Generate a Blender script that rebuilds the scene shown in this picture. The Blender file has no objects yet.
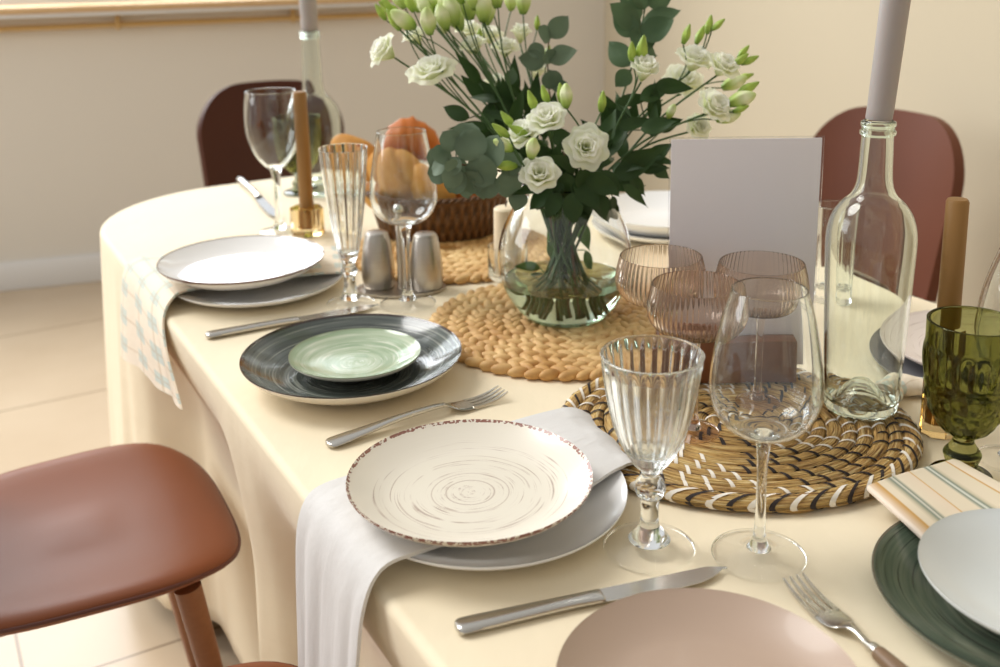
import bpy, bmesh, math, random
from mathutils import Vector, Matrix, noise
random.seed(7)
R = math.radians
PI = math.pi
sc = bpy.context.scene
COL = sc.collection

# ------------------------------------------------------------------ camera geometry
PITCH, F = R(13.2), 1050.0
V0, ROLL = 187.0, R(1.03)     # principal row and roll of the photograph
SP, CP = math.sin(PITCH), math.cos(PITCH)
SR, CRO = math.sin(ROLL), math.cos(ROLL)
TZ = 0.75                 # table height
CH = 0.55                 # camera above the table
CZ = TZ + CH
AX = R(29.65)             # direction across the table
NX = (math.cos(AX), math.sin(AX))
DX = (-NX[1], NX[0])


def ray(u, v):
    a, b = u - 500, v - V0
    X, Y = (a * CRO - b * SR) / F, (a * SR + b * CRO) / F
    return X, CP - Y * SP, -(SP + Y * CP)


def P(u, v, h=0.0):
    """point at height h above the table top that the photograph shows at (u, v)"""
    x, y, z = ray(u, v)
    t = (h - CH) / z
    return Vector((x * t, y * t, TZ + h))


def Q(u, v, dist):
    """point at distance dist"""
    x, y, z = ray(u, v)
    t = dist / y
    return Vector((x * t, dist, CZ + t * z))


def hgt(p, v):
    """height above the table of image row v on the vertical through p"""
    k = (v - V0) / F
    return CH - (p.x * SR + p.y * SP * CRO + k * p.y * CP) / (CP * CRO - k * SP)


def px(n, p, h):
    """metres spanned by n pixels at p and height h"""
    return n * (p.y * CP + (CH - h) * SP) / F


def ND(n, d, h=0.0):
    return Vector((n * NX[0] + d * DX[0], n * NX[1] + d * DX[1], TZ + h))


# ------------------------------------------------------------------ node materials
def lin(c):
    return tuple(((x / 255) / 12.92 if x / 255 <= .04045 else ((x / 255 + .055) / 1.055) ** 2.4) for x in c)


class NT:
    def __init__(s, name):
        s.m = bpy.data.materials.new(name)
        s.m.use_nodes = True
        s.t = s.m.node_tree
        s.b = s.t.nodes['Principled BSDF']
        s.out = s.t.nodes['Material Output']

    def n(s, kind, **kw):
        nd = s.t.nodes.new(kind)
        for k, v in kw.items():
            setattr(nd, k, v)
        return nd

    def put(s, sock, v):
        if isinstance(v, bpy.types.NodeSocket):
            s.t.links.new(v, sock)
        elif isinstance(v, (tuple, list)) and len(v) == 3 and sock.type == 'RGBA':
            sock.default_value = (*v, 1)
        else:
            sock.default_value = v

    def math(s, op, a, b=0.0, c=None, clamp=False):
        nd = s.n('ShaderNodeMath', operation=op)
        nd.use_clamp = clamp
        s.put(nd.inputs[0], a)
        s.put(nd.inputs[1], b)
        if c is not None:
            s.put(nd.inputs[2], c)
        return nd.outputs[0]

    def mix(s, f, a, b):
        nd = s.n('ShaderNodeMix', data_type='RGBA')
        s.put(nd.inputs[0], f)
        s.put(nd.inputs[6], a)
        s.put(nd.inputs[7], b)
        return nd.outputs[2]

    def ramp(s, f, stops, interp='LINEAR'):
        nd = s.n('ShaderNodeValToRGB')
        cr = nd.color_ramp
        cr.interpolation = interp
        while len(cr.elements) < len(stops):
            cr.elements.new(.5)
        for e, (p, c) in zip(cr.elements, stops):
            e.position = p
            e.color = (*c, 1) if len(c) == 3 else c
        s.put(nd.inputs[0], f)
        return nd.outputs[0]

    def coord(s, which='Object'):
        return s.n('ShaderNodeTexCoord').outputs[which]

    def mapping(s, vec, scale=(1, 1, 1), rot=(0, 0, 0), loc=(0, 0, 0)):
        nd = s.n('ShaderNodeMapping')
        s.put(nd.inputs[0], vec)
        nd.inputs[1].default_value = loc
        nd.inputs[2].default_value = rot
        nd.inputs[3].default_value = scale
        return nd.outputs[0]

    def noise(s, vec, scale=5, detail=2, rough=.5, out=0):
        nd = s.n('ShaderNodeTexNoise')
        s.put(nd.inputs['Vector'], vec)
        nd.inputs['Scale'].default_value = scale
        nd.inputs['Detail'].default_value = detail
        nd.inputs['Roughness'].default_value = rough
        return nd.outputs[out]

    def sep(s, vec):
        nd = s.n('ShaderNodeSeparateXYZ')
        s.put(nd.inputs[0], vec)
        return nd.outputs

    def comb(s, x, y, z):
        nd = s.n('ShaderNodeCombineXYZ')
        for i, v in enumerate((x, y, z)):
            s.put(nd.inputs[i], v)
        return nd.outputs[0]

    def polar(s, vec=None):
        o = s.sep(vec or s.coord())
        r = s.math('SQRT', s.math('ADD', s.math('MULTIPLY', o[0], o[0]), s.math('MULTIPLY', o[1], o[1])))
        a = s.math('ARCTAN2', o[1], o[0])
        return r, a, o

    def bump(s, h, strength=.3, dist=.002):
        nd = s.n('ShaderNodeBump')
        nd.inputs['Strength'].default_value = strength
        nd.inputs['Distance'].default_value = dist
        s.put(nd.inputs['Height'], h)
        s.put(s.b.inputs['Normal'], nd.outputs[0])

    def set(s, **kw):
        names = dict(color='Base Color', rough='Roughness', metal='Metallic', coat='Coat Weight', coat_rough='Coat Roughness',
                     sheen='Sheen Weight', trans='Transmission Weight', ior='IOR', sss='Subsurface Weight',
                     spec='Specular IOR Level', emit='Emission Color', emit_s='Emission Strength', aniso='Anisotropic', sheen_r='Sheen Roughness')
        for k, v in kw.items():
            s.put(s.b.inputs[names[k]], v)
        return s


M = {}


def simple(name, rgb, rough=.5, **kw):
    t = NT(name)
    t.set(color=lin(rgb), rough=rough, **kw)
    M[name] = t.m
    return t


def glass(name, rgb=(255, 255, 255), ior=1.45, rough=0.0):
    t = NT(name)
    g = t.n('ShaderNodeBsdfGlass')
    g.inputs['Color'].default_value = (*lin(rgb), 1)
    g.inputs['IOR'].default_value = ior
    g.inputs['Roughness'].default_value = rough
    t.t.links.new(g.outputs[0], t.out.inputs['Surface'])
    M[name] = t.m


def thin_glass(name, rgb):
    t = NT(name)
    lw = t.n('ShaderNodeFresnel')
    lw.inputs['IOR'].default_value = 1.5
    tr = t.n('ShaderNodeBsdfTransparent')
    tr.inputs['Color'].default_value = (*lin(rgb), 1)
    gl = t.n('ShaderNodeBsdfGlossy')
    gl.inputs['Roughness'].default_value = 0.0
    mx = t.n('ShaderNodeMixShader')
    front = t.math('SUBTRACT', 1.0, t.n('ShaderNodeNewGeometry').outputs['Backfacing'])
    t.put(mx.inputs[0], t.math('MULTIPLY', lw.outputs[0], front))
    t.t.links.new(tr.outputs[0], mx.inputs[1])
    t.t.links.new(gl.outputs[0], mx.inputs[2])
    t.t.links.new(mx.outputs[0], t.out.inputs['Surface'])
    M[name] = t.m


thin_glass('clear_foot', (254, 254, 254))
thin_glass('smoky_foot', (245, 238, 234))
thin_glass('green_foot', (150, 160, 96))
glass('clear_glass', (253, 254, 254))
glass('bottle_glass', (251, 253, 251))
glass('green_glass', (208, 209, 172), 1.48)
glass('smoky_glass', (248, 243, 239), 1.42)
glass('amber_glass', (250, 241, 220), 1.45)
glass('acrylic', (250, 250, 252), 1.4)
glass('water', (236, 246, 236), 1.33)

simple('white_trim', (226, 226, 226), .45)
simple('leather_seam', (88, 44, 30), .5)
simple('steel', (200, 196, 188), .22, metal=1.0)
simple('dark_wood', (120, 78, 50), .45)
simple('candle_grey', (162, 154, 149), .5, sss=.1)
simple('candle_gold', (150, 108, 52), .5)
simple('candle_cream', (244, 226, 194), .6)
simple('wick', (40, 34, 30), .9)
simple('paper', (242, 237, 241), .3)
simple('dark_holes', (45, 42, 40), .8)
simple('blade_dark_reflection', (38, 40, 48), .35)  # dark reflection on the far knife's steel blade, painted as plain colour
simple('stem_green', (62, 92, 42), .5)
simple('stem_brown', (96, 72, 46), .6)
simple('plate_under', (233, 226, 212), .35)
simple('white_plate', (245, 244, 242), .18, coat=.4)
simple('gold_metal', (214, 168, 92), .25, metal=1.0)
simple('mat_black', (44, 34, 32), .7)
simple('mat_white', (236, 228, 214), .7)
simple('bread_cut', (246, 205, 140), .8)


def build_materials():
    # walls
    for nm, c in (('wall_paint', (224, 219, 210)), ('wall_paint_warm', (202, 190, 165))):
        t = NT(nm)
        nz = t.noise(t.coord(), 120, 4)
        t.set(color=lin(c), rough=.85)
        t.bump(nz, .08, .002)
        M[nm] = t.m
    # floor tiles
    t = NT('floor_tiles')
    br = t.n('ShaderNodeTexBrick')
    br.offset = 0
    t.put(br.inputs['Vector'], t.mapping(t.coord(), (1, 1, 1), (0, 0, -AX), (-.055, -1.853, 0)))
    br.inputs['Scale'].default_value = 1.0
    br.inputs['Brick Width'].default_value = .656
    br.inputs['Row Height'].default_value = .656
    br.inputs['Mortar Size'].default_value = .0035
    nz = t.noise(t.coord(), 3, 5)
    base = t.mix(nz, lin((194, 172, 144)), lin((212, 193, 167)))
    t.set(color=t.mix(br.outputs['Fac'], base, lin((150, 130, 108))), rough=.25)
    M['floor_tiles'] = t.m
    # sill wood
    for nm, a, b, sc_ in (('sill_wood', (200, 164, 118), (222, 190, 148), 8), ('gold_wood', (186, 150, 92), (204, 170, 112), 8),
                          ('block_wood', (112, 66, 34), (138, 84, 46), 14), ('leg_wood', (128, 80, 48), (150, 98, 62), 14),
                          ('pale_wood', (150, 128, 84), (176, 150, 100), 10), ('handle_wood', (112, 88, 66), (146, 118, 90), 60)):
        t = NT(nm)
        nz = t.noise(t.mapping(t.coord(), (1, 12, 12)), sc_, 4)
        t.set(color=t.mix(nz, lin(a), lin(b)), rough=.45)
        M[nm] = t.m
    # tablecloth
    t = NT('cloth_cream')
    nz = t.noise(t.coord(), 9, 3, .5)
    n2 = t.noise(t.mapping(t.coord(), (1, .3, 1), (0, 0, AX)), 26, 4, .6)
    t.set(color=lin((240, 225, 194)), rough=.75, sheen=.15)
    t.bump(t.math('ADD', nz, t.math('MULTIPLY', n2, .25)), .28, .012)
    M['cloth_cream'] = t.m
    # leather
    for nm, c in (('leather', (138, 80, 50)), ('leather_red', (108, 60, 40)), ('leather_backlit', (72, 32, 16))):  # last tone has the far chair's backlit shade put into its colour
        t = NT(nm)
        vo = t.noise(t.coord(), 420, 3)
        big = t.noise(t.coord(), 6, 2)
        t.set(color=t.mix(big, lin(c), lin(tuple(x * .9 for x in c))), rough=.45, spec=.28)
        t.bump(vo, .1, .001)
        M[nm] = t.m
    # ceramics --------------------------------------------------
    def swirl(nm, c0, c1, c2, rim, rad, k, rimw, rough=.2, inside_only=True, thr=(.42, .62), under=(232, 224, 208)):
        t = NT(nm)
        r, a, o = t.polar()
        vec = t.comb(t.math('MULTIPLY', r, k), t.math('MULTIPLY', t.math('SINE', a), .5), t.math('MULTIPLY', t.math('COSINE', a), .5))
        nz = t.noise(vec, 1.0, 4, .65)
        n2 = t.noise(t.comb(t.math('MULTIPLY', r, k * 3), t.math('SINE', a), t.math('COSINE', a)), 1.0, 2)
        c = t.mix(t.math('SMOOTH_MIN', nz, 1, .1), lin(c0), lin(c1))
        c = t.ramp(nz, [(thr[0], lin(c0)), (thr[1], lin(c1))])
        c = t.mix(t.ramp(n2, [(.55, (0, 0, 0)), (.68, (1, 1, 1))]), c, lin(c2))
        edge = t.math('GREATER_THAN', r, rad - rimw)
        c = t.mix(edge, c, lin(rim))
        nrm = t.sep(t.n('ShaderNodeNewGeometry').outputs['Normal'])[2]
        if under:
            c = t.mix(t.math('LESS_THAN', nrm, -.05), c, lin(under))
        t.set(color=c, rough=rough, coat=.3, coat_rough=.05)
        t.bump(n2, .15, .001)
        M[nm] = t.m
    swirl('dark_glaze', (54, 60, 56), (92, 98, 92), (136, 138, 128), (52, 36, 30), .142, 130, .0030, .14)
    swirl('green_glaze', (150, 170, 138), (180, 192, 164), (204, 209, 187), (150, 160, 130), .086, 110, .0015, .15)
    swirl('forest_glaze', (80, 95, 80), (106, 117, 98), (54, 63, 54), (110, 104, 86), .132, 150, .002, .25, under=(120, 130, 118))
    # rustic cream plate: concentric red brown pencil lines, chipped brown rim
    t = NT('rustic_glaze')
    r, a, o = t.polar()
    n0 = t.noise(t.coord(), 14, 2)
    rr = t.math('ADD', r, t.math('MULTIPLY', n0, .003))
    nA = t.noise(t.comb(t.math('MULTIPLY', rr, 560), t.math('MULTIPLY', t.math('SINE', a), .8), t.math('MULTIPLY', t.math('COSINE', a), .8)), 1, 1)
    nB = t.noise(t.comb(t.math('MULTIPLY', rr, 90), t.math('MULTIPLY', t.math('SINE', a), 2.2), t.math('MULTIPLY', t.math('COSINE', a), 2.2)), 1, 2)
    lines = t.math('MULTIPLY', t.ramp(nA, [(.58, (0, 0, 0)), (.68, (1, 1, 1))]), t.ramp(nB, [(.38, (0, 0, 0)), (.62, (1, 1, 1))]))
    lines = t.math('MULTIPLY', lines, t.math('LESS_THAN', r, .095))
    ring = t.math('COMPARE', rr, .0245, .0007)
    ring2 = t.math('COMPARE', rr, .0385, .0006)
    lines = t.math('MAXIMUM', t.math('MAXIMUM', lines, t.math('MULTIPLY', ring, .7)), t.math('MULTIPLY', ring2, .55))
    c = t.mix(t.math('MULTIPLY', lines, .6), lin((229, 221, 205)), lin((124, 70, 54)))
    nC = t.noise(t.coord(), 260, 3)
    edge = t.math('MULTIPLY', t.math('GREATER_THAN', t.math('ADD', r, t.math('MULTIPLY', nC, .006)), .1175), t.math('GREATER_THAN', nC, .47))
    c = t.mix(t.math('MULTIPLY', edge, .9), c, lin((128, 62, 42)))
    t.set(color=c, rough=.3, coat=.25, coat_rough=.1)
    t.bump(nA, .1, .001)
    M['rustic_glaze'] = t.m
    t = NT('textured_glaze')
    r, a, o = t.polar()
    n0 = t.noise(t.coord(), 14, 2)
    nA = t.noise(t.comb(t.math('MULTIPLY', t.math('ADD', r, t.math('MULTIPLY', n0, .003)), 420), t.math('SINE', a), t.math('COSINE', a)), 1, 1)
    t.set(color=t.mix(t.ramp(nA, [(.60, (0, 0, 0)), (.70, (1, 1, 1))]), lin((226, 214, 206)), lin((170, 150, 138))), rough=.3)
    M['textured_glaze'] = t.m
    t = NT('white_dark_rim')
    r, a, o = t.polar()
    edge = t.math('GREATER_THAN', r, .1302)
    t.set(color=t.mix(edge, lin((245, 243, 240)), lin((116, 84, 70))), rough=.12, coat=.5)
    M['white_dark_rim'] = t.m
    simple('taupe_glaze', (178, 154, 135), .36, coat=.15)
    simple('bluewhite_glaze', (214, 218, 216), .2, coat=.4)
    simple('grey_glaze', (168, 164, 158), .3)
    simple('slate_glaze', (118, 118, 122), .3)
    # straw
    t = NT('straw')
    nz = t.noise(t.coord(), 55, 3)
    n2 = t.noise(t.coord(), 7, 3)
    t.set(color=t.mix(t.ramp(n2, [(.35, (0, 0, 0)), (.65, (1, 1, 1))]), t.mix(nz, lin((150, 98, 44)), lin((232, 184, 112))),
                      t.mix(nz, lin((198, 148, 82)), lin((250, 222, 164)))), rough=.6)
    t.bump(t.noise(t.coord(), 500, 3), .25, .001)
    M['straw'] = t.m
    # seagrass: fibres run along u of the UV
    t = NT('seagrass')
    uv = t.coord('UV')
    fib = t.noise(t.mapping(uv, (1.6, 2.6, 1)), 1, 4, .65)
    f2 = t.noise(t.mapping(uv, (.8, .5, 1)), 1, 2)
    c = t.ramp(fib, [(.36, lin((104, 70, 34))), (.44, lin((190, 144, 76))), (.54, lin((226, 188, 114))), (.66, lin((246, 224, 168)))])
    c = t.mix(t.ramp(f2, [(.5, (0, 0, 0)), (.75, (.6, .6, .6))]), c, lin((150, 108, 66)))
    t.set(color=c, rough=.55)
    t.bump(fib, 1.0, .006)
    M['seagrass'] = t.m
    # wicker
    t = NT('wicker')
    uv = t.coord('UV')
    o = t.sep(uv)
    w = t.math('MULTIPLY', t.math('SINE', t.math('MULTIPLY', o[0], 2 * PI * 44)), t.math('SINE', t.math('MULTIPLY', o[1], 2 * PI * 7)))
    nz = t.noise(t.mapping(uv, (160, 60, 1)), 1, 3)
    t.set(color=t.mix(t.math('ADD', t.math('MULTIPLY', w, .35), nz), lin((50, 31, 15)), lin((128, 88, 48))), rough=.45)
    t.bump(w, .9, .004)
    M['wicker'] = t.m
    # bread
    t = NT('bread_crust')
    nz = t.noise(t.coord(), 22, 4)
    z = t.sep(t.coord('Generated'))[2]
    t.set(color=t.mix(t.math('ADD', nz, t.math('MULTIPLY', z, -.15)), lin((184, 112, 38)), lin((240, 196, 112))), rough=.55, spec=.25)
    t.bump(nz, .4, .006)
    M['bread_crust'] = t.m
    t = NT('bread_brown')
    nz = t.noise(t.coord(), 22, 4)
    t.set(color=t.mix(nz, lin((156, 72, 18)), lin((212, 128, 50))), rough=.5, spec=.25)
    t.bump(nz, .4, .006)
    M['bread_brown'] = t.m
    # napkins
    t = NT('linen_grey')
    uv = t.coord('UV')
    weave = t.noise(t.mapping(uv, (500, 90, 1)), 1, 2)
    w2 = t.noise(t.mapping(uv, (90, 500, 1)), 1, 2)
    cr = t.noise(uv, 7, 3)
    t.set(color=t.mix(t.math('MULTIPLY', t.math('ADD', weave, w2), .5), lin((208, 205, 201)), lin((230, 227, 223))), rough=.85, sheen=.2)
    t.bump(t.math('ADD', t.math('MULTIPLY', weave, .08), cr), .4, .006)
    M['linen_grey'] = t.m
    t = NT('linen_check')
    uv = t.coord('UV')
    o = t.sep(uv)
    su = t.math('SINE', t.math('MULTIPLY', o[0], 2 * PI * 3))
    sv = t.math('SINE', t.math('MULTIPLY', o[1], 2 * PI * 9))
    m1 = t.math('MULTIPLY', t.math('GREATER_THAN', su, -.15), t.math('GREATER_THAN', sv, -.15))
    lns = t.math('MAXIMUM', t.math('GREATER_THAN', su, .97), t.math('GREATER_THAN', sv, .97))
    c = t.mix(t.math('MULTIPLY', m1, .75), lin((240, 226, 204)), lin((190, 206, 200)))
    c = t.mix(t.math('MULTIPLY', lns, .4), c, lin((190, 165, 128)))
    t.set(color=c, rough=.85)
    t.bump(t.noise(uv, 30, 3), .3, .003)
    M['linen_check'] = t.m
    t = NT('linen_stripe')
    uv = t.coord('UV')
    v = t.sep(uv)[0]
    G, A_, B_ = lin((122, 132, 116)), lin((222, 208, 182)), lin((206, 160, 88))
    stops = [(0, lin((232, 216, 198))), (.10, lin((196, 148, 70))), (.115, A_), (.17, A_), (.20, lin((196, 184, 156))), (.235, G), (.255, lin((214, 208, 190))), (.27, G), (.30, A_),
             (.44, lin((224, 205, 180))), (.452, B_), (.464, A_), (.60, A_), (.63, G), (.65, lin((222, 222, 208))), (.672, G), (.70, lin((204, 192, 164))), (.73, A_),
             (.86, A_), (.875, lin((200, 150, 60))), (.89, lin((230, 214, 190))), (.99, A_)]
    t.set(color=t.ramp(v, stops), rough=.85)
    t.bump(t.noise(t.mapping(uv, (200, 200, 1)), 1, 2), .2, .001)
    M['linen_stripe'] = t.m
    # brushed metal
    t = NT('brushed_steel')
    nz = t.noise(t.mapping(t.coord(), (8, 8, 900)), 1, 2)
    t.set(color=t.mix(nz, lin((176, 168, 158)), lin((204, 198, 190))), metal=1.0, rough=.32)
    M['brushed_steel'] = t.m
    # plants
    t = NT('petal_white')
    z = t.sep(t.coord('Generated'))[2]
    c = t.ramp(z, [(0, lin((200, 216, 120))), (.4, lin((246, 249, 220))), (1, lin((254, 253, 248)))])
    t.set(color=c, rough=.5, sss=.0)
    tr = t.n('ShaderNodeBsdfTranslucent')
    t.put(tr.inputs[0], c)
    mx = t.n('ShaderNodeMixShader')
    mx.inputs[0].default_value = .45
    t.t.links.new(t.b.outputs[0], mx.inputs[1])
    t.t.links.new(tr.outputs[0], mx.inputs[2])
    t.t.links.new(mx.outputs[0], t.out.inputs[0])
    M['petal_white'] = t.m
    t = NT('bud_green')
    z = t.sep(t.coord('Generated'))[2]
    c = t.ramp(z, [(0, lin((112, 146, 52))), (.3, lin((176, 200, 100))), (.65, lin((232, 236, 190))), (1, lin((186, 208, 116)))])
    t.set(color=c, rough=.45)
    M['bud_green'] = t.m
    t = NT('bud_tight')
    z = t.sep(t.coord('Generated'))[2]
    c = t.ramp(z, [(0, lin((110, 144, 50))), (.5, lin((170, 196, 80))), (1, lin((140, 166, 64)))])
    t.set(color=c, rough=.45)
    M['bud_tight'] = t.m
    for nm, a, b, rg in (('leaf_dark', (34, 58, 26), (62, 88, 42), .45), ('leaf_euca', (82, 102, 80), (116, 132, 106), .55), ('leaf_mid', (62, 88, 58), (94, 116, 82), .5), ('leaf_fresh', (62, 100, 38), (100, 142, 62), .4)):
        t = NT(nm)
        nz = t.noise(t.coord(), 24, 2)
        c = t.mix(nz, lin(a), lin(b))
        t.set(color=c, rough=rg, spec=.3)
        tr = t.n('ShaderNodeBsdfTranslucent')
        t.put(tr.inputs[0], c)
        mx = t.n('ShaderNodeMixShader')
        mx.inputs[0].default_value = .2
        t.t.links.new(t.b.outputs[0], mx.inputs[1])
        t.t.links.new(tr.outputs[0], mx.inputs[2])
        t.t.links.new(mx.outputs[0], t.out.inputs[0])
        M[nm] = t.m


build_materials()


# ------------------------------------------------------------------ objects
def mobj(name, verts, faces, mats, parent=None, smooth=40, mi=None, uv=None, loc=None, ws=False):
    me = bpy.data.meshes.new(name)
    me.from_pydata([tuple(v) for v in verts], [], faces)
    for m in (mats if isinstance(mats, (list, tuple)) else [mats]):
        me.materials.append(M[m])
    if mi:
        me.polygons.foreach_set('material_index', mi)
    if uv:
        lay = me.uv_layers.new(name='UVMap')
        k = 0
        for p in me.polygons:
            for vi in p.vertices:
                lay.data[k].uv = uv[vi]
                k += 1
    me.polygons.foreach_set('use_smooth', [True] * len(me.polygons))
    me.update()
    if smooth:
        me.set_sharp_from_angle(angle=R(smooth))
    o = bpy.data.objects.new(name, me)
    COL.objects.link(o)
    if parent is not None:
        o.parent = parent
    if loc is not None:
        o.location = loc
    return o


def tag(o, label, cat, group=None, kind=None):
    o['label'] = label
    o['category'] = cat
    if group:
        o['group'] = group
    if kind:
        o['kind'] = kind
    return o


def thing(name, label, cat, loc, rz=0, group=None):
    o = bpy.data.objects.new(name, None)
    o.empty_display_size = .05
    COL.objects.link(o)
    o.location = loc
    o.rotation_euler = (0, 0, rz)
    return tag(o, label, cat, group)


def dup(root, label, loc=None, rz=None):
    """copy of a thing with its parts and sub-parts"""
    r = root.copy()
    COL.objects.link(r)
    if loc is not None:
        r.location = loc
    if rz is not None:
        r.rotation_euler = (0, 0, rz)
    r['label'] = label
    for ch in list(root.children):
        c = ch.copy()
        COL.objects.link(c)
        c.parent = r
        for g in list(ch.children):
            d = g.copy()
            COL.objects.link(d)
            d.parent = c
    return r


def cr(pts, k=6):
    """Catmull-Rom through points of any dimension"""
    out = []
    n = len(pts)
    for i in range(n - 1):
        p0, p1, p2, p3 = pts[max(i - 1, 0)], pts[i], pts[i + 1], pts[min(i + 2, n - 1)]
        for j in range(k):
            t = j / k
            out.append(tuple(.5 * (2 * b + (c - a) * t + (2 * a - 5 * b + 4 * c - d) * t * t + (3 * b - a - 3 * c + d) * t ** 3)
                             for a, b, c, d in zip(p0, p1, p2, p3)))
    out.append(tuple(pts[-1]))
    return out


def lathe(profile, n=64, mod=None, ell=(1, 1), uv=False):
    """closed mesh turned round z; profile runs from one axis point or open end to the other"""
    V, Fc, UV = [], [], []
    rows = []
    L = len(profile)
    for i, (r, z) in enumerate(profile):
        if r < 1e-6:
            rows.append([len(V)])
            V.append((0, 0, z))
            UV.append((0, i / L))
        else:
            row = []
            for j in range(n):
                a = 2 * PI * j / n
                rr = r * (mod(a, z, i) if mod else 1)
                row.append(len(V))
                V.append((rr * math.cos(a) * ell[0], rr * math.sin(a) * ell[1], z))
                UV.append((j / n, i / L))
            rows.append(row)
    for a, b in zip(rows[:-1], rows[1:]):
        if len(a) == 1 and len(b) == 1:
            continue
        for j in range(n):
            k = (j + 1) % n
            if len(a) == 1:
                Fc.append((a[0], b[k], b[j]))
            elif len(b) == 1:
                Fc.append((a[j], a[k], b[0]))
            else:
                Fc.append((a[j], a[k], b[k], b[j]))
    return (V, Fc, UV) if uv else (V, Fc)


def tube(pts, rad, n=8, cap=True):
    """tube along points; rad number or function of 0..1"""
    V, Fc = [], []
    pts = [Vector(p) for p in pts]
    up = None
    N = len(pts)
    for i, p in enumerate(pts):
        d = (pts[min(i + 1, N - 1)] - pts[max(i - 1, 0)]).normalized()
        if up is None:
            up = d.orthogonal().normalized()
        up = (up - d * up.dot(d)).normalized()
        sd = d.cross(up)
        r = rad(i / (N - 1)) if callable(rad) else rad
        for j in range(n):
            a = 2 * PI * j / n
            V.append(p + (up * math.cos(a) + sd * math.sin(a)) * r)
    for i in range(N - 1):
        for j in range(n):
            k = (j + 1) % n
            Fc.append((i * n + j, i * n + k, (i + 1) * n + k, (i + 1) * n + j))
    if cap:
        Fc.append(tuple(range(n - 1, -1, -1)))
        Fc.append(tuple((N - 1) * n + j for j in range(n)))
    return V, Fc


def join(*ms):
    V, Fc = [], []
    for v, f in ms:
        o = len(V)
        V += [tuple(x) for x in v]
        Fc += [tuple(i + o for i in q) for q in f]
    return V, Fc


def xf(m, mat):
    return [mat @ Vector(v) for v in m[0]], m[1]


def box(x0, x1, y0, y1, z0, z1, bev=0.0, seg=2):
    bm = bmesh.new()
    bmesh.ops.create_cube(bm, size=1)
    for v in bm.verts:
        v.co = Vector((x0 + (v.co.x + .5) * (x1 - x0), y0 + (v.co.y + .5) * (y1 - y0), z0 + (v.co.z + .5) * (z1 - z0)))
    if bev:
        bmesh.ops.bevel(bm, geom=bm.edges[:], offset=bev, segments=seg, affect='EDGES', profile=.5)
    bm.verts.index_update()
    V = [v.co.copy() for v in bm.verts]
    Fc = [tuple(v.index for v in f.verts) for f in bm.faces]
    bm.free()
    return V, Fc


def sheet(grid, th, closed=False):
    """solid sheet from a grid of points, thickness along the normals; returns verts, faces, uv"""
    nu, nv = len(grid), len(grid[0])
    G = [[Vector(p) for p in row] for row in grid]
    top, bot, UV = [], [], []
    for i in range(nu):
        for j in range(nv):
            du = G[min(i + 1, nu - 1)][j] - G[max(i - 1, 0)][j]
            dv = G[i][min(j + 1, nv - 1)] - G[i][max(j - 1, 0)]
            nrm = du.cross(dv)
            nrm = nrm.normalized() if nrm.length > 1e-12 else Vector((0, 0, 1))
            top.append(G[i][j] + nrm * th / 2)
            bot.append(G[i][j] - nrm * th / 2)
            UV.append((j / (nv - 1), i / (nu - 1)))
    V = top + bot
    K = nu * nv
    Fc = []
    for i in range(nu - 1):
        for j in range(nv - 1):
            a, b, c, d = i * nv + j, (i + 1) * nv + j, (i + 1) * nv + j + 1, i * nv + j + 1
            Fc.append((a, b, c, d))
            Fc.append((d + K, c + K, b + K, a + K))
    rim = [i * nv for i in range(nu)] + [(nu - 1) * nv + j for j in range(1, nv)] + [i * nv + nv - 1 for i in range(nu - 2, -1, -1)] + [j for j in range(nv - 2, 0, -1)]
    for a, b in zip(rim, rim[1:] + rim[:1]):
        Fc.append((b, a, a + K, b + K))
    return V, Fc, UV + UV


# ------------------------------------------------------------------ room
WA = R(17.5)
WD = Vector((math.cos(WA), math.sin(WA), 0))        # along the window wall
WN = Vector((math.sin(WA), -math.cos(WA), 0))       # into the room
W0 = Vector((-1.78, 3.978, 0))
# corner where the window wall meets the right wall, seen at column 605
rx_, ry_, _ = ray(604, 110)
kx = rx_ / ry_
s_c = (kx * W0.y - W0.x) / (WD.x - kx * WD.y)
CORNER = W0 + WD * s_c


def struct(name, m, mat, parent=None):
    o = mobj(name, m[0], m[1], mat, parent, smooth=30)
    if parent is None:
        o['kind'] = 'structure'
    return o


def wallbox(origin, d, n, s0, s1, t0, t1, z0, z1, bev=0.0):
    """box in wall coordinates: s along the wall, t out of it into the room"""
    m = box(s0, s1, t0, t1, z0, z1, bev)
    mat = Matrix(((d.x, n.x, 0, origin.x), (d.y, n.y, 0, origin.y), (0, 0, 1, 0), (0, 0, 0, 1)))
    return xf(m, mat)


def flip(m):
    return m[0], [tuple(reversed(f)) for f in m[1]]


SILL = 1.065
S1 = s_c
OP0, OP1 = -2.2, 1.42      # window opening along the wall
fl = box(-6, 7, -2.5, 7, -.08, 0)
struct('floor', fl, 'floor_tiles')
wb = [wallbox(W0, WD, WN, -4.0, S1 + .2, -.2, 0, 0, SILL), wallbox(W0, WD, WN, OP1, S1 + .2, -.2, 0, SILL, 2.8),
      wallbox(W0, WD, WN, -4.0, OP0, -.2, 0, SILL, 2.8), wallbox(W0, WD, WN, OP0, OP1, -.2, 0, 2.55, 2.8)]
struct('wall_back', flip(join(*wb)), 'wall_paint')
RD = WN
RN = -WD
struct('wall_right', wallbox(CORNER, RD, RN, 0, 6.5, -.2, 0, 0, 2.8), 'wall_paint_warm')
struct('baseboard_back', flip(wallbox(W0, WD, WN, -4.0, S1, 0, .016, 0, .115, .004)), 'white_trim')
struct('baseboard_right', wallbox(CORNER, RD, RN, 0, 6.4, 0, .016, 0, .115, .004), 'white_trim')
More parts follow.
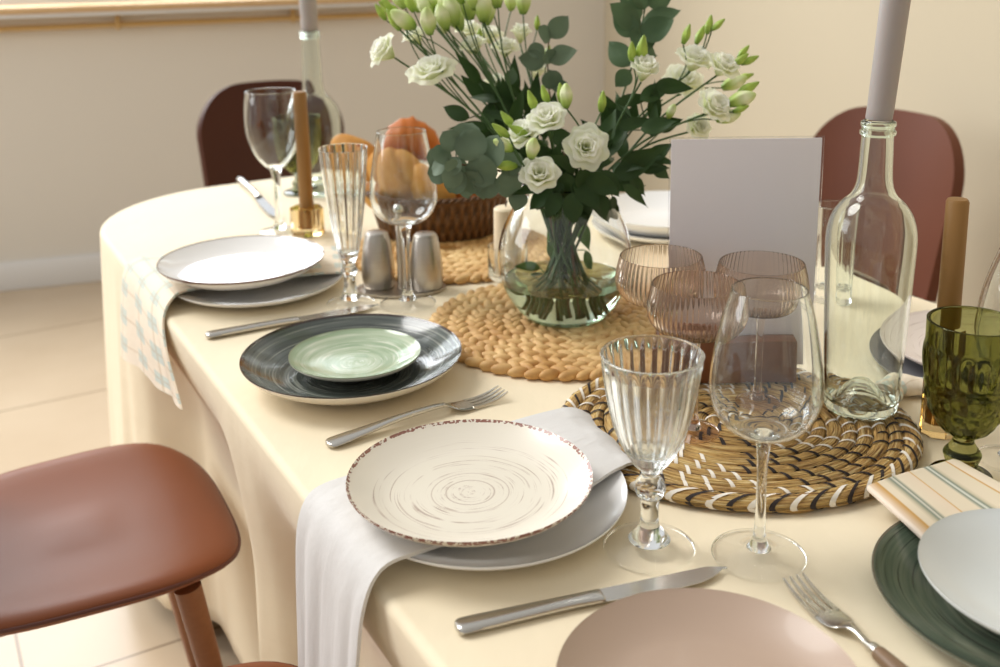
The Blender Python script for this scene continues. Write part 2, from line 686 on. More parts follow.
# window with its wooden sill and the golden rail under it
win = bpy.data.objects.new('window_1', None)
COL.objects.link(win)
win['kind'] = 'structure'
fr = [wallbox(W0, WD, WN, OP0, OP1, -.14, -.08, 2.48, 2.55), wallbox(W0, WD, WN, OP0, OP1, -.14, -.08, SILL + .03, SILL + .09)]
for s in (OP0, OP0 + 1.18, OP0 + 2.4, OP1 - .06):
    fr.append(wallbox(W0, WD, WN, s, s + .06, -.139, -.081, SILL + .03, 2.55))
o = mobj('window_frame', *flip(join(*fr)), 'white_trim', win)
o = mobj('window_sill', *flip(wallbox(W0, WD, WN, OP0 - .03, OP1 + .03, -.08, .13, SILL + .004, SILL + .03, .006)), 'sill_wood', win)
o = mobj('sill_edge', *flip(wallbox(W0, WD, WN, OP0 - .03, OP1 + .03, .105, .128, SILL - .009, SILL + .003, .003)), 'white_trim', win)
rail = tube([W0 + WD * (OP0) + WN * .05 + Vector((0, 0, SILL - .05)), W0 + WD * (OP1) + WN * .05 + Vector((0, 0, SILL - .05))], .011, 12)
o = mobj('sill_rail', *rail, 'gold_wood', win)
for s in (-.32, .34, 1.0):
    br = wallbox(W0, WD, WN, s - .008, s + .008, .0, .064, SILL - .068, SILL + .0, .003)
    mobj('rail_bracket', *flip(br), 'gold_wood', win)

# ------------------------------------------------------------------ table and cloth
N0, N1, D0, D1, RC = .302, 1.33, .20, 2.43, .32


def outline(grow=0.0, N=520):
    n0, n1, d0, d1 = N0 - grow, N1 + grow, D0 - grow, D1 + grow
    r = RC + grow
    segs = []
    Lx, Ly = (n1 - n0 - 2 * r), (d1 - d0 - 2 * r)
    arc = PI / 2 * r
    tot = 2 * Lx + 2 * Ly + 4 * arc
    pts = []
    for i in range(N):
        s = tot * i / N
        path = [('l', (n0 + r, d0), (1, 0), Lx), ('a', (n1 - r, d0 + r), -PI / 2, arc), ('l', (n1, d0 + r), (0, 1), Ly), ('a', (n1 - r, d1 - r), 0, arc),
                ('l', (n1 - r, d1), (-1, 0), Lx), ('a', (n0 + r, d1 - r), PI / 2, arc), ('l', (n0, d1 - r), (0, -1), Ly), ('a', (n0 + r, d0 + r), PI, arc)]
        for k, a, b, L in path:
            if s <= L or (k, a, b, L) == path[-1]:
                if k == 'l':
                    q = (a[0] + b[0] * s, a[1] + b[1] * s)
                    nn = (b[1], -b[0])
                else:
                    an = b + s / r
                    q = (a[0] + r * math.cos(an), a[1] + r * math.sin(an))
                    nn = (math.cos(an), math.sin(an))
                pts.append((q, nn))
                break
            s -= L
    return pts


def tablecloth():
    O = outline()
    N = len(O)
    cn, cd = (N0 + N1) / 2, (D0 + D1) / 2
    V, Fc = [], []
    rings = []
    zc = TZ
    V.append(tuple(ND(cn, cd, 0)))
    for f in (.15, .3, .45, .6, .72, .82, .9, .95, .98):
        row = []
        for (q, nn) in O:
            row.append(len(V))
            V.append(tuple(ND(cn + (q[0] - cn) * f, cd + (q[1] - cd) * f, 0)))
        rings.append(row)
    for k in range(5):      # rounded edge
        a = PI / 2 * k / 4
        row = []
        for (q, nn) in O:
            row.append(len(V))
            e = -.009 + .009 * math.sin(a)
            V.append(tuple(ND(q[0] + nn[0] * e, q[1] + nn[1] * e, -.009 + .009 * math.cos(a))))
        rings.append(row)
    K = 22
    per = 2 * PI
    for k in range(1, K + 1):
        f = k / K
        z = -.009 - f * .665
        row = []
        for i, (q, nn) in enumerate(O):
            s = i / N
            # folds fan out from the corners and hang softly along the sides
            g = noise.noise((math.cos(per * s) * 7.0, math.sin(per * s) * 7.0, f * .35))
            g2 = noise.noise((math.cos(per * s) * 19.0 + 5, math.sin(per * s) * 19.0, f * .5))
            corner = 0
            for cx, cy in ((N0, D0), (N1, D0), (N0, D1), (N1, D1)):
                dd = math.hypot(q[0] - cx, q[1] - cy)
                corner = max(corner, math.exp(-(dd / .35) ** 2))
            wv = math.sin(s * per * 30 + g * 3) * .5
            e = (f ** .8) * (.010 + .03 * g + .012 * g2 + corner * (.016 * wv + .01))
            # the seats pushed in on the near side press the cloth inwards
            if nn[0] < -.5:
                w_ = sum(math.exp(-(max(0, abs(q[1] - dc) - .20) / .09) ** 2) for dc in (1.54, .87))
                dep = min(1, max(0, (-z - .02) / .24))
                e = e * (1 - .8 * min(1, w_)) - .085 * min(1, w_) * dep * dep * (3 - 2 * dep)
            row.append(len(V))
            V.append(tuple(ND(q[0] + nn[0] * e, q[1] + nn[1] * e, z)))
        rings.append(row)
    n = N
    for j in range(n):
        Fc.append((0, rings[0][j], rings[0][(j + 1) % n]))
    for a, b in zip(rings[:-1], rings[1:]):
        for j in range(n):
            k = (j + 1) % n
            Fc.append((a[j], b[j], b[k], a[k]))
    o = mobj('tablecloth', V, Fc, 'cloth_cream', smooth=None)
    so = o.modifiers.new('thick', 'SOLIDIFY')
    so.thickness = .0015
    so.offset = -1
    tag(o, 'cream tablecloth covering the whole dining table and hanging down its sides', 'tablecloth')


tablecloth()
tb = thing('dining_table', 'large dining table hidden under the cream cloth, only a pale leg foot showing', 'table', ND((N0 + N1) / 2, (D0 + D1) / 2, -TZ), AX)
tabV = []
O = outline(-.012, 160)
cn, cd = (N0 + N1) / 2, (D0 + D1) / 2
for z in (TZ - .004, TZ - .03):
    for q, nn in O:
        tabV.append((q[0] - cn, q[1] - cd, z))
n = len(O)
tabF = [tuple(range(n)), tuple(range(2 * n - 1, n - 1, -1))] + [(j + n, (j + 1) % n + n, (j + 1) % n, j) for j in range(n)]
mobj('tabletop', tabV, tabF, 'pale_wood', tb)
for n_, d_ in ((.465, 1.86), (.465, .35), (1.17, 1.86), (1.17, .35)):
    nx, dx = n_ - cn, d_ - cd
    sx = 1 if nx < 0 else -1
    m = lathe([(0, 0), (.018, 0), (.022, .004), (.024, .05), (.026, .30), (.026, .715), (0, .715)], 20)
    Vv = [Vector((v[0] + nx - sx * .10 * (1 - v[2] / .715), v[1] + dx, v[2])) for v in m[0]]
    mobj('leg', Vv, m[1], 'pale_wood', tb)


# ------------------------------------------------------------------ chairs
def chair_seat():
    """padded seat, front towards +x"""
    nu, nv = 40, 20
    rings = 14
    V, Fc = [], []
    NP = 72

    def sup(a, e=3.0):
        c, s = math.cos(a), math.sin(a)
        k = (abs(c) ** e + abs(s) ** e) ** (-1 / e)
        return c * k, s * k
    prof = [(0, .0), (.2, .0), (.4, .0), (.6, .001), (.75, .002), (.86, .002), (.93, .000), (.975, -.004), (.995, -.009), (1.0, -.014), (.99, -.020), (.95, -.026), (.8, -.033), (.4, -.036), (0, -.036)]
    rows = []
    for f, dz in prof:
        if f == 0:
            rows.append([len(V)])
            V.append((0.01, 0, .455 + dz))
            continue
        row = []
        for j in range(NP):
            x, y = sup(2 * PI * j / NP, 3.2)
            w = 1 - .10 * (1 - x) / 2
            X, Y = .01 + x * .225 * f, y * .243 * f * w
            dip = -.008 * (1 - min(1, (X / .22) ** 2 + (Y / .235) ** 2)) ** 1.5 if dz > -.01 else 0
            side = .018 * (abs(Y) / .235) ** 3 + .05 * max(0, (-X - .10) / .12) ** 2 - .012 * max(0, (X - .14) / .09) ** 2
            row.append(len(V))
            V.append((X, Y, .455 + dz + dip + side))
        rows.append(row)
    for a, b in zip(rows[:-1], rows[1:]):
        for j in range(NP):
            k = (j + 1) % NP
            if len(a) == 1:
                Fc.append((a[0], b[j], b[k]))
            elif len(b) == 1:
                Fc.append((a[j], b[0], a[k]))
            else:
                Fc.append((a[j], b[j], b[k], a[k]))
    return V, Fc


def chair_back(top=.895):
    """curved rounded backrest panel standing at the rear of the seat"""
    NU, NV = 34, 30
    z0 = .50
    H = top - z0
    W = .215

    rc = .135

    def shape(u, v):
        y = u * W
        t_ = max(0.0, (abs(y) - (W - rc)) / rc)
        hm = H * (1 - .03 * u * u) - rc * (1 - math.sqrt(max(0.0, 1 - min(1, t_) ** 2.1)))
        zt = v * hm
        y *= .93 + .07 * min(1, zt / H * 1.6)
        x = -.205 - .075 * zt / H + .05 * (y / W) ** 2
        return Vector((x, y, z0 + zt))
    grid = []
    for i in range(NV + 1):
        grid.append([shape(math.sin((-1 + 2 * j / NU) * PI / 2), i / NV) for j in range(NU + 1)])
    V, Fc, uv = sheet(grid, .026)
    return V, Fc


def make_chair(label, loc, rz, mat):
    t = thing('dining_chair', label, 'chair', loc, rz, 'brown leather dining chairs')
    mobj('seat', *chair_seat(), mat, t, smooth=60)
    seam = []
    for j in range(97):
        a = 2 * PI * j / 96
        c, s_ = math.cos(a), math.sin(a)
        k = (abs(c) ** 3.2 + abs(s_) ** 3.2) ** (-1 / 3.2)
        X, Y = .01 + c * k * .225 * 1.001, s_ * k * .243 * (1 - .10 * (1 - c * k) / 2) * 1.001
        side = .018 * (abs(Y) / .235) ** 3 + .05 * max(0, (-X - .10) / .12) ** 2 - .012 * max(0, (X - .14) / .09) ** 2
        seam.append((X, Y, .455 - .0135 + side))
    mobj('seat_piping', *tube(seam, .0028, 8, False), 'leather_seam', t)
    b = mobj('backrest', *chair_back(), mat, t, smooth=50)
    bv = b.modifiers.new('round', 'BEVEL')
    bv.width = .008
    bv.segments = 3
    for s in (-1, 1):
        mobj('back_post', *tube(cr([(-.15, s * .12, .425), (-.20, s * .125, .46), (-.226, s * .125, .52), (-.244, s * .125, .62)], 4), .010, 10), 'leg_wood', t)
        for x0, x1 in ((.138, .20), (-.14, -.215)):
            mobj('leg', *tube([(x0, s * .186, .424), (x1, s * .222, 0)], lambda q: .019 - .006 * q, 16), 'leg_wood', t)
    mobj('seat_frame', *box(-.16, .135, -.15, .15, .403, .4175, .004), 'leg_wood', t)
    return t


c_near = make_chair('brown leather chair with tapered wooden legs, at the left beside the checked napkin', ND(.128, 1.552, -TZ), AX - R(2.5), 'leather')
c_low = dup(c_near, 'brown chair whose seat edge just peeks in below the hanging grey napkin', ND(.138, .884, -TZ), AX)


def chair_at(label, u, v, rz, mat):
    """chair whose backrest top shows at (u, v)"""
    p = P(u, v, .895 - TZ)
    off = Matrix.Rotation(rz, 3, 'Z') @ Vector((-.28, 0, 0))
    return make_chair(label, (p.x - off.x, p.y - off.y, 0), rz, mat)


c_far = chair_at('brown leather chair, coloured dark as backlit, at the far table end behind the stemmed glasses', 266, 81, R(-71), 'leather_backlit')
c_right = chair_at('reddish brown leather chair behind the tall glass bottle with the grey candle', 902, 110, AX + PI + R(2), 'leather_red')


# ------------------------------------------------------------------ plates
def plate(name, label, loc, rad, rim, well=.62, foot=.5, th=.004, mat='white_plate', curve=1.0, cat='plate', group=None, rimw=None):
    """thrown plate; base at z=0, rim at z=rim"""
    wr, fr_ = rad * well, rad * foot
    base = .0035
    wz = .007
    pr = [(0, wz), (wr * .5, wz), (wr * .8, wz + .0003), (wr, wz + .0015)]
    for k in range(1, 9):
        f = k / 8
        pr.append((wr + (rad - .0018 - wr) * f, wz + .0015 + (rim - wz - .0025) * (f ** (1.6 if curve > 0 else 1.05))))
    pr += [(rad - .0004, rim + .0002), (rad, rim - .0012), (rad - .0012, rim - .0032)]
    for k in range(7, 0, -1):
        f = k / 8
        pr.append((wr + (rad - .002 - wr) * f + .001, wz + .0015 + (rim - wz - .0025) * (f ** (1.6 if curve > 0 else 1.05)) - th * (1.2 - .25 * f)))
    pr += [(fr_ + .006, .0022), (fr_ + .004, 0), (fr_, 0), (fr_ - .002, .0025), (0, .0025)]
    m = lathe(pr, 128)
    m = flip(m)
    o = mobj(name, m[0], m[1], mat, smooth=50, loc=loc)
    return tag(o, label, cat, group)


BASE = .0
e = .0006   # clearance above the cloth

# front setting
pf = P(487, 487, .022)
plate('dinner_plate', 'white plate under the brown-rimmed cream plate and grey napkin', (pf.x, pf.y, TZ + e), .139, .022, .66, .5, .004, 'white_plate')
pu = P(470, 481, .048)
plate('dinner_plate', 'cream plate with concentric pencil lines and chipped brown rim on grey napkin', (pu.x, pu.y, TZ + .0290), .1175, .0265, .62, .5, .004, 'rustic_glaze')
# dark bowl-like plate with the green saucer
pd = P(352, 352, .036)
plate('dinner_plate', 'dark slate glazed plate with pale underside holding a small green plate', (pd.x, pd.y, TZ + e), .142, .036, .55, .42, .005, 'dark_glaze')
pg = P(355, 352, .03)
plate('side_plate', 'small pale green swirled plate lying in the dark slate plate', (pg.x, pg.y, TZ + .0085), .086, .022, .5, .42, .004, 'green_glaze')
# back setting
pb = P(258, 277, .02)
plate('dinner_plate', 'lower white plate beneath the checked napkin at the far left setting', (pb.x, pb.y, TZ + e), .139, .021, .66, .5, .004, 'white_plate')
pb2 = P(242, 262, .05)
plate('dinner_plate', 'glossy white plate with thin dark rim on the checked napkin', (pb2.x, pb2.y, TZ + .0290), .132, .029, .66, .5, .004, 'white_dark_rim')
# taupe plate in front
pt = P(709, 681, .028)
plate('dinner_plate', 'plain matt taupe plate at the bottom edge between knife and fork', (pt.x, pt.y, TZ + e), .111, .028, .62, .5, .004, 'taupe_glaze')
# right near setting
pn = P(1041, 590, .022)
plate('dinner_plate', 'dark green glazed plate under the striped napkin and white plate', (pn.x, pn.y, TZ + e), .132, .022, .62, .5, .004, 'forest_glaze')
pw = P(1053, 580, .05)
plate('side_plate', 'pale bluish white plate on the striped napkin over dark green plate', (pw.x, pw.y, TZ + .0305), .100, .024, .55, .45, .004, 'bluewhite_glaze')
# right far setting behind the bottle
pr_ = P(984, 356, .02)
plate('dinner_plate', 'slate grey plate under pale patterned plate behind the green goblet', (pr_.x, pr_.y, TZ + e), .138, .020, .66, .5, .004, 'slate_glaze')
plate('dinner_plate', 'pale plate with fine ring pattern on slate plate behind the green goblet', (pr_.x + .006, pr_.y + .012, TZ + .0125), .124, .022, .62, .5, .004, 'textured_glaze')
# stack behind the vase
ps = P(668, 207, .05)
plate('dinner_plate', 'lower white plate of the pair between vase and white sign', (ps.x, ps.y, TZ + e), .138, .024, .62, .5, .005, 'white_plate')
plate('dinner_plate', 'upper white plate with grey underside between vase and white sign', (ps.x, ps.y, TZ + .0125), .14, .036, .60, .5, .006, 'white_plate')


# ------------------------------------------------------------------ placemats
def straw_mat(label, c, rad):
    """braided water hyacinth: concentric plaits, each of two slanted rows of lumps"""
    V, Fc = [], []
    lump = []
    a_n, b_n = 10, 7
    lf = []
    for i in range(b_n + 1):
        th = PI * i / b_n
        for j in range(a_n):
            ph = 2 * PI * j / a_n
            lump.append(Vector((math.cos(th), math.sin(th) * math.cos(ph), math.sin(th) * math.sin(ph))))
    for i in range(b_n):
        for j in range(a_n):
            k = (j + 1) % a_n
            lf.append((i * a_n + j, i * a_n + k, (i + 1) * a_n + k, (i + 1) * a_n + j))
    pitch = .0265
    K = int(rad / pitch)
    rnd = random.Random(int(rad * 1000))
    for k in range(K):
        r0 = rad - pitch * (k + .5)
        if r0 < .01:
            break
        cnt = max(5, int(2 * PI * r0 / .0205))
        for side in (-1, 1):
            r = r0 + side * pitch * .24
            for i in range(cnt):
                a = 2 * PI * (i + (.5 if side > 0 else 0) + rnd.uniform(-.12, .12)) / cnt + k * .37
                sl = side * R(34)
                L, Wd, Hh = .0158 * rnd.uniform(.9, 1.1), .0080 * rnd.uniform(.9, 1.1), .0078 * rnd.uniform(.85, 1.1)
                M4 = Matrix.Translation((r * math.cos(a), r * math.sin(a), .0062)) @ Matrix.Rotation(a + PI / 2 + sl, 4, 'Z') @ Matrix.Diagonal((L, Wd, Hh, 1))
                o = len(V)
                V += [M4 @ p for p in lump]
                Fc += [tuple(q + o for q in f) for f in lf]
    m = lathe([(0, .001), (rad - .004, .001), (rad - .002, .002), (rad - .004, .0042), (0, .0042)], 96)
    V, Fc = join((V, Fc), m)
    o = mobj('placemat', V, Fc, 'straw', smooth=None, loc=(c.x, c.y, TZ + e))
    return tag(o, label, 'placemat', 'braided straw placemats')


MATC = P(566, 323, .006)
straw_mat('round braided straw placemat under the flower vase', MATC, .198)
MATB = P(452, 250, .006)
straw_mat('round braided straw placemat under the bread basket behind the shakers', MATB, .182)


def seagrass_mat(label, c, rad):
    V, Fc, UV, MI = [], [], [], []
    pitch = .0165
    K = int(rad / pitch)
    rnd = random.Random(4)
    nv = 16

    def ringtube(r0, tr, zc, a0=0.0, a1=2 * PI, mi=0, slant=0.0, rough=.0, seg=None):
        seg = seg or max(24, int(2 * PI * r0 / .004))
        closed = a1 - a0 > 6.28
        base = len(V)
        ns = seg if closed else seg + 1
        for i in range(ns):
            a = a0 + (a1 - a0) * i / seg
            for j in range(nv):
                ph = 2 * PI * j / nv
                aa = a + slant * math.cos(ph) / max(r0, .02)
                q = tr * (1 + rough * noise.noise((aa * r0 * 45, j * .8 + r0 * 300, mi * 9.0)))
                r = r0 + q * math.cos(ph)
                V.append((r * math.cos(aa), r * math.sin(aa) * .9, zc + q * .8 * math.sin(ph)))
                UV.append((aa * r0 * 12 + r0 * 77, j * .55 + r0 * 31))
        for i in range(seg):
            for j in range(nv):
                k = (j + 1) % nv
                i2 = (i + 1) % ns
                Fc.append((base + i * nv + j, base + i2 * nv + j, base + i2 * nv + k, base + i * nv + k))
                MI.append(mi)
    for k in range(K):
        r0 = rad - pitch * (k + .5)
        if r0 < .008:
            break
        tr = .0083 if k else .0102
        ringtube(r0, tr, .0082, rough=.28)
        if k == 0:
            cnt = 62
            for i in range(cnt):     # outer coil wrapped with slanting strips
                a = 2 * PI * i / cnt
                w = .0042 if i % 3 else .003
                mi = 1 if i % 2 else 2
                ringtube(r0, tr * 1.08, .0086, a, a + (.0066 if mi == 2 else .0056) / r0, mi, slant=-.017, rough=.05, seg=3)
        else:
            cnt = max(6, int(2 * PI * r0 / .024))
            for i in range(cnt):     # stitches, white in drifting arcs and black between
                a = 2 * PI * i / cnt + k * .16
                w = math.sin(a * 3 + k * .55)
                mi = 2 if w > .25 else 1
                if rnd.random() < .12:
                    continue
                ringtube(r0, tr * 1.10, .0086, a, a + .0044 / r0, mi, slant=.006, rough=.05, seg=2)
    o = mobj('placemat', V, Fc, ['seagrass', 'mat_black', 'mat_white'], smooth=None, mi=MI, uv=UV, loc=(c.x, c.y, TZ + .0014))
    return tag(o, label, 'placemat')


SGC = P(735, 426, .008)
SGZ = .0185       # top of the seagrass mat
seagrass_mat('round coiled seagrass placemat with black and white stitching', SGC, .199)


# ------------------------------------------------------------------ glassware
def axis_profile(y, zb, pts):
    """(half width px, row) pairs along a vertical axis at distance y -> (radius, height above zb)"""
    out = []
    for hw, row in pts:
        h = hgt(y, row)
        out.append((px(hw, y, h), h - zb))
    return out


def vessel(name, label, base, zb, foot_r, foot_h, stem, bowl, th, mat, group=None, mod=None, knop=None, cat='glass', nseg=72, floor_t=.006, stem_mod=None, foot_mod=None, imod=None, k=6, lip=None, foot_dome=.006):
    """stemmed glass: stem = [(r,z)...] from foot top to bowl bottom; bowl = [(r,z)...] from bowl bottom outwards to the rim"""
    t = thing(name, label, cat, (base[0], base[1], TZ + zb), 0, group)
    s0r, s0z = stem[0]
    fp = [(0, 0), (foot_r * .93, 0), (foot_r * .97, 0), (foot_r, foot_h * .35), (foot_r, foot_h * .8), (foot_r * .97, foot_h), (foot_r * .93, foot_h + .0002), (foot_r * .6, foot_h + foot_dome * .25), (foot_r * .35, foot_h + foot_dome * .6), (s0r * 1.5 if s0r * 1.5 < foot_r * .3 else foot_r * .3, s0z - .0006), (0, s0z - .0003)]
    fV, fF = lathe(fp, nseg, foot_mod)
    fm = [1 if max(math.hypot(fV[i][0], fV[i][1]) for i in f) > foot_r * .985 else 0 for f in fF]
    mobj('foot', fV, fF, [mat.replace('glass', 'foot'), mat], t, smooth=60, mi=fm)
    sp = cr(stem, 6)
    sp = [(0, sp[0][1])] + sp + [(0, sp[-1][1])]
    mobj('stem', *lathe(sp, 48, stem_mod), mat, t, smooth=70)
    b = cr(bowl, k)
    outer = [(0, b[0][1] + .0004)] + b
    inner = []
    bz = b[0][1] + floor_t
    for i in range(len(b) - 1, -1, -1):
        r, z = b[i]
        # inward normal offset
        r2, z2 = b[max(i - 1, 0)]
        r3, z3 = b[min(i + 1, len(b) - 1)]
        dx, dz = r3 - r2, z3 - z2
        L = math.hypot(dx, dz) or 1
        ri, zi = r - dz / L * th, z + dx / L * th
        if i == len(b) - 1:
            inner.append((r - th * .3, z + th * .25))
            inner.append((r - th * .75, z + th * .2))
            ri, zi = r - th, z - th * .2
        if zi < bz or ri < .002:
            break
        inner.append((ri, zi))
    rl = inner[-1][0]
    inner += [(rl * .6, bz - .0004 + (inner[-1][1] - bz) * .3), (0, bz)]
    nb = len(outer)

    def md(a, z, i):
        if i < nb:
            return mod(a, z, i / nb) if mod else 1
        return imod(a, z, i) if imod else 1
    mobj('bowl', *lathe(outer + inner, nseg, md if (mod or imod) else None), mat, t, smooth=80)
    return t


def vshift(pts, dz):
    return [(r, z + dz) for r, z in pts]


# cut crystal goblet in front
b = P(649, 549, 0)
A = lambda pts, y=b, zb=e: axis_profile(y, zb, pts)
st = A([(21, 538), (16, 532), (10, 524), (9, 510), (9.5, 500), (9, 497), (13, 494), (15, 487), (13, 480), (9, 475), (9, 472), (11, 469), (14, 466)])
bw = A([(15, 465.5), (20, 460), (29, 446), (37, 428), (43.5, 405), (48, 382), (50.5, 366), (51.5, 357), (52, 354)])
nr = 24


def cut(a, z, f):
    zz = (z - bw[0][1]) / (bw[-1][1] - bw[0][1])
    env = max(0, min(1, (1 - zz) / .12)) * (1 if zz > 0.05 else zz / .05)
    return 1 - .055 * env * abs(math.sin(a * nr / 2)) - .02 * env * (1 - abs(math.cos(a * nr / 4)))


def knob_mod(a, z, i):
    if 6 * 5 <= i <= 6 * 9:
        return 1 + .06 * abs(math.sin(a * 6)) * math.sin((i - 30) / 24 * PI)
    return 1


vessel('goblet', 'cut crystal goblet with faceted knob stem in front of the seagrass placemat', (b.x, b.y), e, px(45.5, b, 0), .0035, st, bw, .003, 'clear_glass', mod=cut, nseg=192, floor_t=.014, stem_mod=knob_mod)

# big plain wine glass in front
b = P(758.5, 556, 0)
A = lambda pts, y=b, zb=e: axis_profile(y, zb, pts)
st = A([(12, 547), (8, 541), (6, 532), (5.2, 515), (5, 480), (6, 455), (8, 441), (10, 435)])
bw = A([(11, 434.5), (30, 430), (44, 420), (52.5, 405), (55.8, 390), (55, 370), (51.5, 345), (46, 318), (40.5, 299), (37.5, 289)])
vessel('wine_glass', 'large clear wine glass with tapering bowl standing right of the crystal goblet', (b.x, b.y), e, px(46.5, b, 0), .0025, st, bw, .0013, 'clear_glass', floor_t=.004, k=8)

# fluted champagne glass, back left
b = P(351, 304, 0)
A = lambda pts, y=b, zb=e: axis_profile(y, zb, pts)
st = A([(10, 298), (8, 294), (6, 286), (5.5, 278), (7, 273), (8.5, 270), (7, 267), (6.5, 263), (8, 259)])
bw = A([(8.2, 258.6), (10, 254), (13.5, 238), (17, 218), (20, 196), (22.8, 172), (24.5, 153), (25, 148)])


def flute(a, z, f):
    return 1 - .05 * abs(math.sin(a * 7))


vessel('champagne_glass', 'narrow fluted champagne glass standing left of the steel shakers', (b.x, b.y), e, px(24, b, 0), .003, st, bw, .0022, 'clear_glass', mod=flute, nseg=140, floor_t=.01)

# wine glass in front of the bread
b = P(408, 304, 0)
A = lambda pts, y=b, zb=e: axis_profile(y, zb, pts)
st = A([(9, 299), (6, 294), (4, 286), (3.8, 262), (4.2, 240), (6, 228), (8, 224)])
bw = A([(8.5, 223.6), (20, 220), (29, 212), (33, 202), (33.6, 190), (31.8, 172), (28.4, 152), (25.8, 138), (24.6, 131)])
vessel('wine_glass', 'clear tapered wine glass standing in front of the bread basket', (b.x, b.y), e, px(28, b, 0), .0025, st, bw, .0013, 'clear_glass', floor_t=.004, k=8)

# wine glass far left
b = P(280, 232, 0)
A = lambda pts, y=b, zb=e: axis_profile(y, zb, pts)
st = A([(8, 228), (5, 223), (3.6, 214), (3.6, 190), (4.2, 176), (6, 169)])
bw = A([(6.5, 168.6), (12, 164), (20, 153), (26, 136), (27.5, 122), (27, 106), (25.5, 95), (25, 91)])
vessel('wine_glass', 'round bowled clear wine glass left of the short gold candle', (b.x, b.y), e, px(20, b, 0), .0025, st, bw, .002, 'clear_glass', floor_t=.004)

# wine glass cut by the right edge of the frame
b = P(1009, 461, 0)
A = lambda pts, y=b, zb=e: axis_profile(y, zb, pts)
st = A([(11, 455), (7, 449), (5, 440), (4.6, 410), (5, 385), (8, 375.5)])
bw = A([(9, 375), (26, 369), (39, 354), (44, 334), (43, 312), (38, 284), (29.5, 256), (22.5, 236), (19.5, 226)])
vessel('wine_glass', 'clear wine glass behind the green goblet, cut off by the photo edge', (b.x, b.y), e, px(31, b, 0), .0025, st, bw, .0014, 'clear_glass', floor_t=.004)


# green pressed goblets
def pressed(z0, z1):
    def f(a, z, i):
        q = (z - z0) / (z1 - z0)
        if q < .42:
            return 1 + .035 * abs(math.sin(a * 8 + (q * 14 % 2 > 1) * PI / 16)) * 1.7 * abs(math.sin(q / .14 * PI))
        if q < .50:
            return 1 + .03 * math.sin((q - .42) / .08 * PI)
        if q < .80:
            return 1 + .055 * abs(math.sin(a * 10)) ** .7 * math.sin((q - .5) / .3 * PI) ** .6
        return 1
    return f


b = P(960, 478, 0)
A = lambda pts, y=b, zb=e: axis_profile(y, zb, pts)
st = A([(20, 470), (15, 464), (17, 457), (18, 452), (13, 445), (10, 439), (13, 434)])
bw = A([(14, 433.6), (22, 428), (32, 414), (38.5, 396), (42, 374), (43.5, 352), (44, 334), (44.2, 324), (44.3, 321)])
vessel('goblet', 'green pressed glass goblet at the right beside the striped napkin', (b.x, b.y), e, px(30, b, 0), .005, st, bw, .0034, 'green_glass', mod=pressed(bw[0][1], bw[-1][1]), nseg=160, floor_t=.008, k=8)
b = P(301, 193, 0)
A = lambda pts, y=b, zb=e: axis_profile(y, zb, pts)
st = A([(10, 189), (7, 186), (8, 183), (6, 179), (5, 176), (7, 173)])
bw = A([(7.5, 172.7), (12, 169), (18, 160), (21.5, 148), (23, 134), (23.5, 122), (23.7, 117)])
vessel('goblet', 'green pressed glass goblet in front of the far bottle', (b.x, b.y), e, px(17, b, 0), .004, st, bw, .003, 'green_glass', mod=pressed(bw[0][1], bw[-1][1]), nseg=96, floor_t=.007)

# three smoky ribbed coupes
bb = P(693, 432, SGZ)
A = lambda pts, y=bb, zb=SGZ: axis_profile(y, zb, pts)
st = A([(9, 427), (6, 421), (4.5, 410), (4.3, 380), (4.5, 350), (7, 336)])
bw = A([(8, 335.6), (22, 334), (37, 329.5), (46, 321), (49.3, 311), (49, 304), (47.5, 295), (45.5, 287), (44.8, 284)])
coup_h = bw[-1][1]
rb = lambda a, z, i: 1 - .026 * (1 + math.cos(a * 56)) * .5
co = vessel('coupe_glass', 'smoky ribbed coupe glass in front of the other two, on seagrass placemat', (bb.x, bb.y), SGZ, px(26, bb, 0), .0025, st, bw, .0018, 'smoky_glass', group='smoky ribbed coupe glasses', mod=rb, nseg=224, floor_t=.004)
qa = P(661, 256, SGZ + coup_h)
dup(co, 'smoky ribbed coupe glass nearest the flower vase', (qa.x, qa.y, TZ + SGZ))
qc = P(762, 263, SGZ + coup_h)
dup(co, 'smoky ribbed coupe glass in front of the white sign, nearest the tall bottle', (qc.x, qc.y, TZ + SGZ))

# tall cut tumbler behind the near bottle
b = P(829, 300, 0)
bw = axis_profile(b, e, [(14.5, 302), (15.5, 299), (16.5, 270), (17.6, 240), (18.4, 212), (18.6, 205)])
bw[0] = (bw[0][0], 0)
t = thing('tumbler', 'tall faceted glass tumbler between the white sign and the bottle', 'glass', (b.x, b.y, TZ + e))
o_ = cr(bw, 6)
inn = [(r - .0022, z) for r, z in reversed(o_) if z > .016]
mobj('body', *lathe([(0, 0)] + o_ + [(o_[-1][0] - .001, o_[-1][1] + .0008)] + inn + [(0, .015)], 96, lambda a, z, i: 1 - .05 * abs(math.sin(a * 6)) if .01 < z < .1 else 1), 'clear_glass', t, smooth=60)


